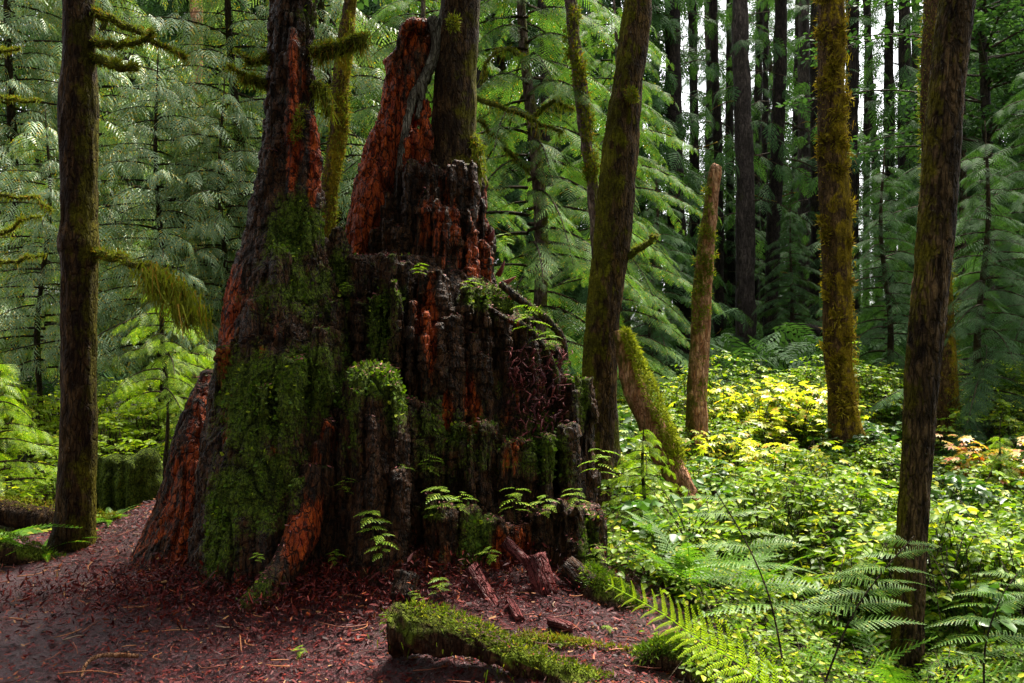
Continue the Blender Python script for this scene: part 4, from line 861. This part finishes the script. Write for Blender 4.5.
# ------------------------------------------------------------------ ferns
SW = frond(1., .14, 26, 1, 74, .017, .55, prof=lambda t: min(1, t*6+.3)*(1-t)**.55+.03, r=random.Random(3), pd=.25)
LF = frond(1., .25, 19, 6, 66, .019, .28, prof=lambda t: min(1, t*4+.35)*(1-t)**.8+.03, r=random.Random(4), pd=.2)
def fern(name, label, loc, nf, L, mat, T, seed, group, up=.9, rz=0):
    g = np.random.default_rng(seed); t = empty(name, label, 'fern', loc, rz, group); a = Acc()
    az = np.arange(nf)*2*np.pi/nf+g.uniform(-.25, .25, nf); D = np.stack([np.cos(az), np.sin(az), g.uniform(.5, 1.3, nf)*up], 1)
    a.add(*inst(T[0], T[1], frames(D, np.broadcast_to([0, 0, 1.], D.shape), g.normal(0, .2, nf)), np.zeros((nf, 3)), L*g.uniform(.75, 1.1, nf)))
    a.build('fronds', M[mat], t); return t
G4 = 'sword ferns'
tl = empty('bare_mossy_tree', 'small dead tree with crooked yellow mossy boughs at the left edge', 'tree', at(-22, 8.2))
bl = np.array(tl.location); V, F = bark_tube(np.array([(0, 0, 0), (.03, 0, 2), (0, 0, 4.5)]), [.05, .04, .02], 4, 12, .01, 8, .1); mesh('trunk', V, F, M['twig'], None, tl, True)
for pts in [[P(-20, 258, 8.2), P(10, 262, 8.1), P(30, 256, 8.0), P(44, 256, 8)], [P(-20, 90, 8.2), P(0, 96, 8.1), P(20, 99, 8.0), P(38, 101, 8)], [P(-20, 240, 8.2), P(5, 232, 8.1), P(22, 220, 8), P(40, 217, 8)],
    [P(-20, 190, 8.2), P(10, 196, 8.1), P(40, 198, 8), P(50, 212, 8)], [P(-20, 46, 8.2), P(0, 50, 8.1), P(19, 49, 8)]]:
    mossy_branch(tl, bl, pts, (.022, .008), 160, (.02, .1), 900, name='mossy_branch')
f1 = fern('sword_fern', 'dark glossy sword fern at the left edge beside the trail', at(-28, 5.9, .05), 13, .75, 'fern', SW, 1, G4, .8)
dup(f1, at(45, 6.0, -.02), 1.1, 'small sword fern with shiny fronds at the foot of the left trail tree', .5)
dup(f1, at(110, 6.7, 0), 2.1, 'tiny fern at the right foot of the left trail tree', .35)
G5 = 'lady ferns in the right foreground'
f2 = fern('lady_fern', 'lacy green fern in front of the leaning grey trunk', at(900, 4.35, .05), 9, .75, 'fern', LF, 3, G5, 1.0)
for px, Y, rz, s, lab in [(655, 5.6, 2.2, .55, 'small lacy fern at the right foot of the big stump'), (1005, 6.0, .9, 1.0, 'lacy fern in the undergrowth near the black rotten snag'), (965, 4.2, 1, 1.0, 'lacy fern right of the foot of the leaning grey trunk'), (835, 4.5, 2, .95, 'arching lacy fern left of the leaning grey trunk'), (1020, 4.7, 3, 1.1, 'lacy fern in the lower right corner'),
    (770, 4.3, 4, .8, 'lacy fern at the bottom edge between yellow frond and grey trunk'), (720, 6.4, 5, .8, 'low fern beneath the leaning mossy snag'), (930, 5.5, .4, 1.0, 'darker fern behind the leaning grey trunk'), (800, 5.6, 1.4, .9, 'fern half buried in the undergrowth left of the grey trunk')]:
    dup(f2, at(px, Y, -.05 if Y < 5 else .22), rz, lab, s*.85)
for px, Y, rz, s_, lab in [(690, 4.9, .3, .8, 'lacy fern beside the mossy slab at the right foot of the stump'), (860, 5.1, 2.6, .95, 'full lacy fern just left behind the leaning grey trunk'), (740, 5.2, 1.2, .85, 'lacy fern in the middle of the lower undergrowth'),
    (1010, 5.4, 3.6, .95, 'lacy fern below the black rotten snag'), (960, 5.0, 5.1, .9, 'lacy fern right behind the leaning grey trunk')]:
    dup(f2, at(px, Y, .12), rz, lab, s_)
bs = shrub('broadleaf_shrub', 'shrub with broad light green leaves in the middle of the right undergrowth', 745, 7.2, .75, .5, 12, 'under', PALM, (.07, .12), 15, 'broad leaved shrubs', lps=8, dz=-.05)
for px, Y, rz, s_, lab in [(860, 7.6, 1, 1.0, 'broad leaved shrub left of the leaning grey trunk'), (975, 8.2, 2, 1.1, 'broad leaved shrub right of the leaning grey trunk'), (800, 8.6, 3, 1.0, 'broad leaved shrub below the yellow shrubs'), (660, 8.8, 4, 1.0, 'broad leaved shrub behind the leaning mossy snag')]:
    dup(bs, at(px, Y, -.05), rz, lab, s_)
# bracken: a tall stem with side fronds
def bracken(label, pts, Y, side, seed, mat='fern'):
    g = np.random.default_rng(seed); C = spl([P(x_, y_, Yy) for x_, y_, Yy in pts], 30); b = C[0].copy(); t = empty('bracken_fern', label, 'fern', tuple(b), 0, 'bracken ferns')
    V, F = tube(C-b, np.linspace(.006, .003, 30), 6); mesh('stem', V, F, M['twig'], None, t, True)
    a = Acc(); T = []; D = []
    for k in range(9, 30, 3):
        for s in (-1, 1):
            D.append((s*1.0, g.uniform(-.3, .3), g.uniform(.05, .35))); T.append(C[k]-b)
    D = np.array(D); T = np.array(T); sc = np.linspace(.62, .3, len(D))*side
    a.add(*inst(LF[0], LF[1], frames(D, np.array([0, -.3, 1.])+g.normal(0, .15, (len(D), 3)), g.normal(0, .25, len(D))), T, sc)); a.build('fronds', M[mat], t)
bracken('tall bracken with dark stem rising in the bottom right', [(818, 700, 3.9), (850, 620, 4.0), (880, 575, 4.1), (915, 535, 4.2)], 4, .6, 1)
bracken('thin bracken stem arching left in the middle of the undergrowth', [(788, 690, 3.8), (770, 600, 4.0), (745, 540, 4.2), (715, 490, 4.4)], 4, .65, 2)
bracken('bracken fronds spreading at the right picture edge', [(985, 720, 4.0), (985, 650, 4.1), (1000, 600, 4.2), (1020, 570, 4.3)], 4, .62, 3)
# the yellow arching frond
t = empty('fern_frond', 'bright yellow green arching fern frond at the bottom centre', 'fern', tuple(P(800, 720, 3.4)))
b = P(800, 720, 3.4); C = spl([P(800, 720, 3.4), P(745, 668, 3.45), (P(700, 640, 3.5)), P(660, 612, 3.55), P(608, 584, 3.6)], 40)-b
V, F = tube(C, np.linspace(.004, .0015, 40), 5); mesh('stem', V, F, M['fernY'], None, t, True)
a = Acc(); g = np.random.default_rng(4); D, T, sc = [], [], []
tg = np.gradient(C, axis=0); tg /= np.linalg.norm(tg, axis=1, keepdims=True)
for k in range(2, 40, 2):
    for s in (-1, 1):
        dd = tg[k]*.55 + s*np.array([.35, -.25, .75])*(1 if s > 0 else .7) ; D.append(dd); T.append(C[k]); sc.append((.03+.17*(1-k/40)**.7)*g.uniform(.85, 1.1))
PIN = frond(1., .13, 14, 1, 58, .022, .35, prof=lambda t: (1-t)**.5+.05, r=random.Random(8))
a.add(*inst(PIN[0], PIN[1], frames(np.array(D), np.broadcast_to([0, -.7, 1.], (len(D), 3))), np.array(T), np.array(sc))); a.build('leaflets', M['fernY'], t)

# seedlings growing on and around the stump
SD = [ # px, py, Y, scale, label
 (300, 462, 4.75, .0, ''),
 (440, 505, 4.88, 1.1, 'seedling on the left end of the stump ledge'), (462, 508, 4.85, .9, 'small seedling second from the left on the stump ledge'), (515, 508, 4.95, 1.2, 'brightest seedling in the middle of the stump ledge'),
 (545, 512, 5.0, 1.0, 'seedling right of the middle of the stump ledge'), (372, 528, 4.72, 1.0, 'seedling in front of the mossy knob'), (382, 552, 4.68, 1.0, 'bright seedling low in front of the mossy knob'),
 (430, 470, 5.1, .9, 'thin seedling leaning from the stump wall above the ledge'), (528, 328, 5.45, 1.5, 'feathery seedling high on the right shoulder of the stump'), (548, 348, 5.5, 1.1, 'drooping seedling below the feathery one on the right shoulder'),
 (505, 243, 6.0, .7, 'tiny bright sprig beside the upper tier of the stump'), (470, 290, 5.5, .8, 'leafy sprig on the top edge of the middle tier'), (420, 272, 5.5, .6, 'small sprig on the red littered shelf of the stump'),
 (575, 505, 5.0, 1.0, 'seedling at the right end of the stump ledge'), (610, 640, 4.3, .7, 'small green seedling in the red litter near the mossy log end'), (440, 590, 4.6, .7, 'seedling in front of the ledge on the red litter'), (345, 290, 5.4, .5, 'sprig on the mossy top left of the middle tier'),
 (600, 470, 5.2, 1.3, 'leafy sprig hanging over the right side of the stump'), (415, 600, 4.55, .5, 'tiny seedling above the mossy log'), (258, 560, 4.6, .4, 'tiny seedling at the foot of the mossy spire')]
SDT = frond(.14, .06, 7, 3, 60, .008, .4, r=random.Random(2))
first = None
for k, (px, py, Y, s, lab) in enumerate(SD):
    if not s: continue
    loc = tuple(P(px, py, Y))
    if first is None:
        first = empty('seedling', lab, 'seedling', loc, 0, 'seedlings on the stump', s*.8); g = np.random.default_rng(3)
        st = Acc(); lf = Acc()
        for az, z, L in [(0, .12, 1.), (2.1, .10, .9), (4.2, .14, 1.1), (1.0, .16, .8), (3.1, .18, .9), (5.2, .19, .7), (5.9, .07, .8), (2.8, .05, .8)]:
            d = np.array([[math.cos(az), math.sin(az), .12]]); lf.add(*inst(SDT[0], SDT[1], frames(d, np.array([[0, -.2, 1.]])), np.array([[0, 0, z-.06]]), [L]))
        st.add(*tube(spl([(0, 0, -.10), (.01, 0, 0), (0, .01, .14)], 8), np.linspace(.004, .002, 8), 5))
        lf.build('leaves', M['bright'], first); st.build('stem', M['twig'], first)
    else: dup(first, loc, k*1.3, lab, s*.8)

# ------------------------------------------------------------------ small old stump and logs at left
a = Acc(); gg = random.Random(51)
a.add(*rings(sec_px([(462, 100, 150, 7.4, .20), (500, 96, 153, 7.4, .24), (545, 92, 158, 7.4, .28)])))
wall_cols(a, [(96, 7.25, 462), (115, 7.1, 458), (140, 7.1, 455), (156, 7.25, 452)], -.1, (.045, .08), .12, .10, gg)
ob, V, N, mo = remesh_wood('old_stump', a, .025, M['wood'], None, fib=.03, cube=.004, lump=.05, crack=.04, moss=.72, red=-.2)
tag(ob, 'small old stump furred with green moss behind the left trail tree', 'stump')
def log(name, label, pts, r, mat, amp=.03, n=30, fr=6, fz=0, fm='mossleaf', up=True, cat='log', seed=0, hang=0):
    C = np.array(pts); b = C.mean(0); t = empty(name, label, cat, tuple(b)); V, F = bark_tube(C-b, r, seed, n, amp, fr, .025); mesh('wood', V, F, M[mat], None, t, True)
    if fz:
        a = Acc(); q = C-b+np.array([0, 0, .75])*np.array(r)[:, None]; fuzz(a, q, np.array(r)*.55, fz, (.012, .035), w=.006)
        if hang: hang_moss(a, C-b, hang, (.04, .14), .008, .06)
        a.build('moss', M[fm], t)
    return t
log('fallen_log', 'brown fallen log lying behind the ferns left of the trail tree', [P(-20, 508, 6.9), P(20, 515, 6.85), P(60, 522, 6.8), P(100, 530, 6.8), P(150, 535, 6.9)], [.10, .11, .12, .12, .10], 'barkL', fz=2600)
log('mossy_branch', 'short branch wrapped in yellow moss between left trail tree and small stump', [P(92, 524, 6.7), P(105, 521, 6.7), P(116, 520, 6.65), P(118, 532, 6.65)], [.03, .035, .035, .02], 'mossall', fz=900, cat='branch')
log('mossy_bank_log', 'low mossy log at the trail edge beneath the left ferns', [P(-30, 548, 5.75), P(10, 552, 5.75), P(45, 562, 5.8), P(75, 566, 5.9)], [.10, .10, .07, .03], 'mosslog', fz=1800, fm='mossdark')
log('mossy_log', 'dark hollow ended log with green moss lying in the red litter at bottom centre', [P(392, 632, 4.02), P(425, 632, 4.0), P(470, 645, 3.92), P(520, 665, 3.85), P(580, 688, 3.8), P(640, 705, 3.8)], [.085, .11, .10, .085, .08, .07], 'mosslog', amp=.09, n=60, fz=3400, fm='mosslogleaf', hang=300)
log('mossy_root', 'thin mossy root running along the litter behind the foreground log', [P(520, 640, 4.2), P(570, 650, 4.15), P(620, 660, 4.1), P(680, 675, 4.0)], [.035, .045, .05, .05], 'mosslog', fz=1800, fm='mossleaf', cat='root')
log('mossy_mound', 'rounded mossy root end under the yellow frond', [P(640, 665, 3.95), P(670, 662, 3.95), P(700, 680, 3.9), P(740, 710, 3.9)], [.06, .09, .09, .08], 'mosslog', fz=3000, fm='mossdark', cat='root')
log('mossy_slab', 'mossy slanting slab of wood against the right foot of the stump', [P(590, 590, 4.75), P(615, 612, 4.65), P(640, 632, 4.6), P(662, 650, 4.55)], [.12, .14, .12, .08], 'mosslog', fz=4200, fm='mossdark')
log('fallen_branch', 'straight moss covered log lying level in the greenery right of the stump', [P(600, 572, 5.8), P(640, 570, 5.8), P(690, 566, 5.8)], [.045, .05, .045], 'mossall', fz=1200, cat='log')
log('fallen_log', 'dark fallen log lying beneath the far trunks', [P(790, 328, 24), P(830, 336, 24), P(880, 348, 24)], [.22, .22, .2], 'barkfar', n=14)
log('dark_snag', 'short black rotten snag at the right picture edge', [P(1008, 620, 6.2), P(1012, 575, 6.2), P(1016, 538, 6.2)], [.10, .08, .04], 'barkL', cat='snag')
log('driftwood_stick', 'curved pale brown stick lying on the trail at bottom left', [P(80, 690, 3.9), P(84, 668, 4.0), P(96, 657, 4.05), P(115, 655, 4.05), P(138, 656, 4.05)], [.008, .012, .014, .014, .012], 'redsnag', amp=.006, n=10, fr=20, cat='stick')
def chunk(label, c, dims, rot, mat, name='wood_chunk'):
    x, y, z = dims; a = Acc(); C = np.linspace(-z/2, z/2, 14); V, F = tube(np.stack([0*C, 0*C, C], 1), x/2*(1-.1*rng.random(14)), 16, flat=y/x)
    q = V.copy(); V += .14*x*(fbm(q[:, 0]*30, q[:, 1]*30, q[:, 2]*5, 3)-.5)[:, None]*[1, 1, .8]*2
    o = mesh(name, V, F, mat, smooth=True); o.location = tuple(c); o.rotation_euler = rot; return tag(o, label, 'wood chunk', 'loose pieces of red wood')
mr = bark_mat('purple_red_wood', (.10, .02, .022), (.26, .07, .065), .0, spots=.1, rough=.45)
chunk('flat reddish purple block of wood leaning at the right foot of the stump', P(540, 575, 4.7), (.16, .07, .24), (R(-25), R(-12), .3), mr)
chunk('long splinter of red wood sloping down in front of the stump ledge', P(488, 598, 4.6), (.10, .07, .42), (R(-35), R(-38), 0), mr, 'wood_splinter')
chunk('dark green tinged wood slab right beside the reddish purple block', P(580, 580, 4.75), (.16, .06, .26), (R(-35), R(-45), .2), M['wood'], 'wood_slab')
chunk('thin plank of rotten wood above the reddish purple block', P(520, 555, 4.85), (.07, .03, .26), (R(-20), R(-50), 0), mr, 'wood_splinter')

chunk('dark red rotten log end half sunk in litter between stump ledge and mossy log', P(455, 612, 4.55), (.11, .09, .34), (R(-70), R(-62), .4), mr, 'wood_splinter')
chunk('short red brown wood chip pile piece right of the sloping splinter', P(515, 612, 4.45), (.09, .05, .16), (R(-60), R(50), .8), mr)
chunk('small purple red block lying in the litter below the mossy slab', P(560, 625, 4.3), (.08, .05, .13), (R(-80), R(30), 1.2), mr)
chunk('thin dark splinter lying level in front of the reddish purple block', P(590, 640, 4.25), (.05, .03, .30), (R(-85), R(70), .2), mr, 'wood_splinter')
chunk('dark crumbling wood lump at the foot of the mossy knob', P(405, 585, 4.62), (.16, .12, .14), (R(-20), R(20), .5), M['wood'], 'wood_lump')
chunk('crumbling mossy wood lump left of the exposed root', P(218, 590, 4.75), (.15, .12, .16), (R(-10), R(-30), .5), M['wood'], 'wood_lump')
for px, py, Y, s_, lab in [(335, 560, 4.75, .45, 'tiny seedling in the litter right of the exposed root'), (490, 560, 4.8, .6, 'seedling between the ledge and the sloping splinter'), (560, 655, 4.15, .55, 'seedling in the litter right of the mossy log'), (300, 655, 4.15, .35, 'tiny green sprout alone on the red litter'), (400, 475, 4.95, .6, 'sprig at the right edge of the mossy knob'), (345, 490, 4.85, .6, 'sprig at the left edge of the mossy knob'), (598, 560, 4.95, .7, 'seedling at the right foot of the stump')]:
    dup(first, tuple(P(px, py, Y)), px*.1, lab, s_)

# ------------------------------------------------------------------ litter on the floor
n = 120000; g = np.random.default_rng(21); x = g.uniform(-6.2, 1.3, n); y = 3.2 + 5.0*g.random(n)**1.4
k = (x - .1*(y-4) < .95 + .2*g.normal(size=n)) & (np.abs(x/y*FL) < 560) & (g.random(n) > .72*sst(-1.8, -3.2, x+.12*(y-4))*sst(6.2, 5, y)); x, y = x[k], y[k]; n = len(x)
z = ground(x, y) + .035*(fbm(x*9, y*9, 0, 4)-.5) + .02*(vn(x*24, y*24)-.5) + g.uniform(.0, .014, n)
az = g.uniform(0, 6.28, n); D = np.stack([np.cos(az), np.sin(az), g.normal(0, .28, n)], 1); tv = np.array([(-.5, -.16, 0), (.45, -.10, .03), (.5, .12, 0), (-.4, .17, .03)])
Vv, Ff = inst(tv, np.array([[0, 1, 2, 3]]), frames(D, np.array([0, 0, 1.])+g.normal(0, .35, (n, 3))), np.stack([x, y, z], 1), g.gamma(3, .0048, n)+.006)
tag(mesh('bark_litter', Vv, Ff, M['litter']), 'wet red brown bark chips and needles covering the trail', 'litter', kind='stuff')
a = Acc()
for k in range(420):
    x = g.uniform(-4.6, .9); y = g.uniform(3.4, 6.2); L = g.uniform(.05, .2)*(1.6 if g.random() < .08 else 1); az = g.uniform(0, 6.28); zz = float(ground(x, y))+.02
    c = np.array([x, y, zz]); d = np.array([math.cos(az), math.sin(az), g.normal(0, .1)])*L/2; s = np.array([-d[1], d[0], 0])*g.normal(0, .3)
    a.add(*tube(spl([c-d, c+s, c+d], 6), np.linspace(.004, .002, 6), 4))
tag(a.build('fallen_twigs', litter_mat('twig_litter', [(0, (.16, .05, .03)), (.4, (.07, .03, .025)), (.7, (.30, .12, .05)), (.9, (.22, .15, .1))])), 'thin broken twigs scattered over the red litter', 'twigs', kind='stuff')
# mound of rubble in front of the foot: coarse crumbs
n = 22000; x = g.normal(-1.35, .8, n); y = 4.75+g.normal(0, .22, n)+.12*np.abs(x+1.3); z = ground(x, y)+g.random(n)**2*.14
D = g.normal(0, 1, (n, 3)); tv, tf = leafq(1, .26)
Vv, Ff = inst(tv, tf, frames(D, g.normal(0, 1, (n, 3))), np.stack([x, y, z], 1), g.gamma(3, .007, n)+.006)
tag(mesh('rotten_wood_crumbs', Vv, Ff, M['litter']), 'heap of rotten wood crumbs and dead leaves round the foot of the stump', 'litter', kind='stuff')

# unseen boughs added round and over the viewpoint to shade the stump's front
a = Acc(); g = np.random.default_rng(123); n = 3800
x = g.uniform(-16, 16, n); y = g.uniform(-13, 8.0, n); z = g.uniform(6.5, 11, n)
lowm = g.random(n) < .35; z[lowm] = g.uniform(.5, 9, lowm.sum()); y[lowm] = g.uniform(-14, -7, lowm.sum())
k = (vn(x*.35+2, y*.35, z*.2) > .40) & ~((x > -.5) & (y > 5.0) & ~lowm) & ~((x < -2.5) & (y > 5.5)); T = np.stack([x, y, z], 1)[k]; n = len(T)
D = g.normal(0, 1, (n, 3)); D[:, 2] = -abs(D[:, 2])*.5; Rm = frames(D, np.broadcast_to([0, 0, 1.], D.shape), g.normal(0, .5, n))
a.add(*inst(FAR[0][0], FAR[0][1], Rm, T, g.uniform(1.8, 3.2, n)))
tag(a.build('shade_canopy', M['dark']), 'unseen dark conifer boughs added over the trail and the viewpoint to shade the stump', 'canopy', kind='stuff')
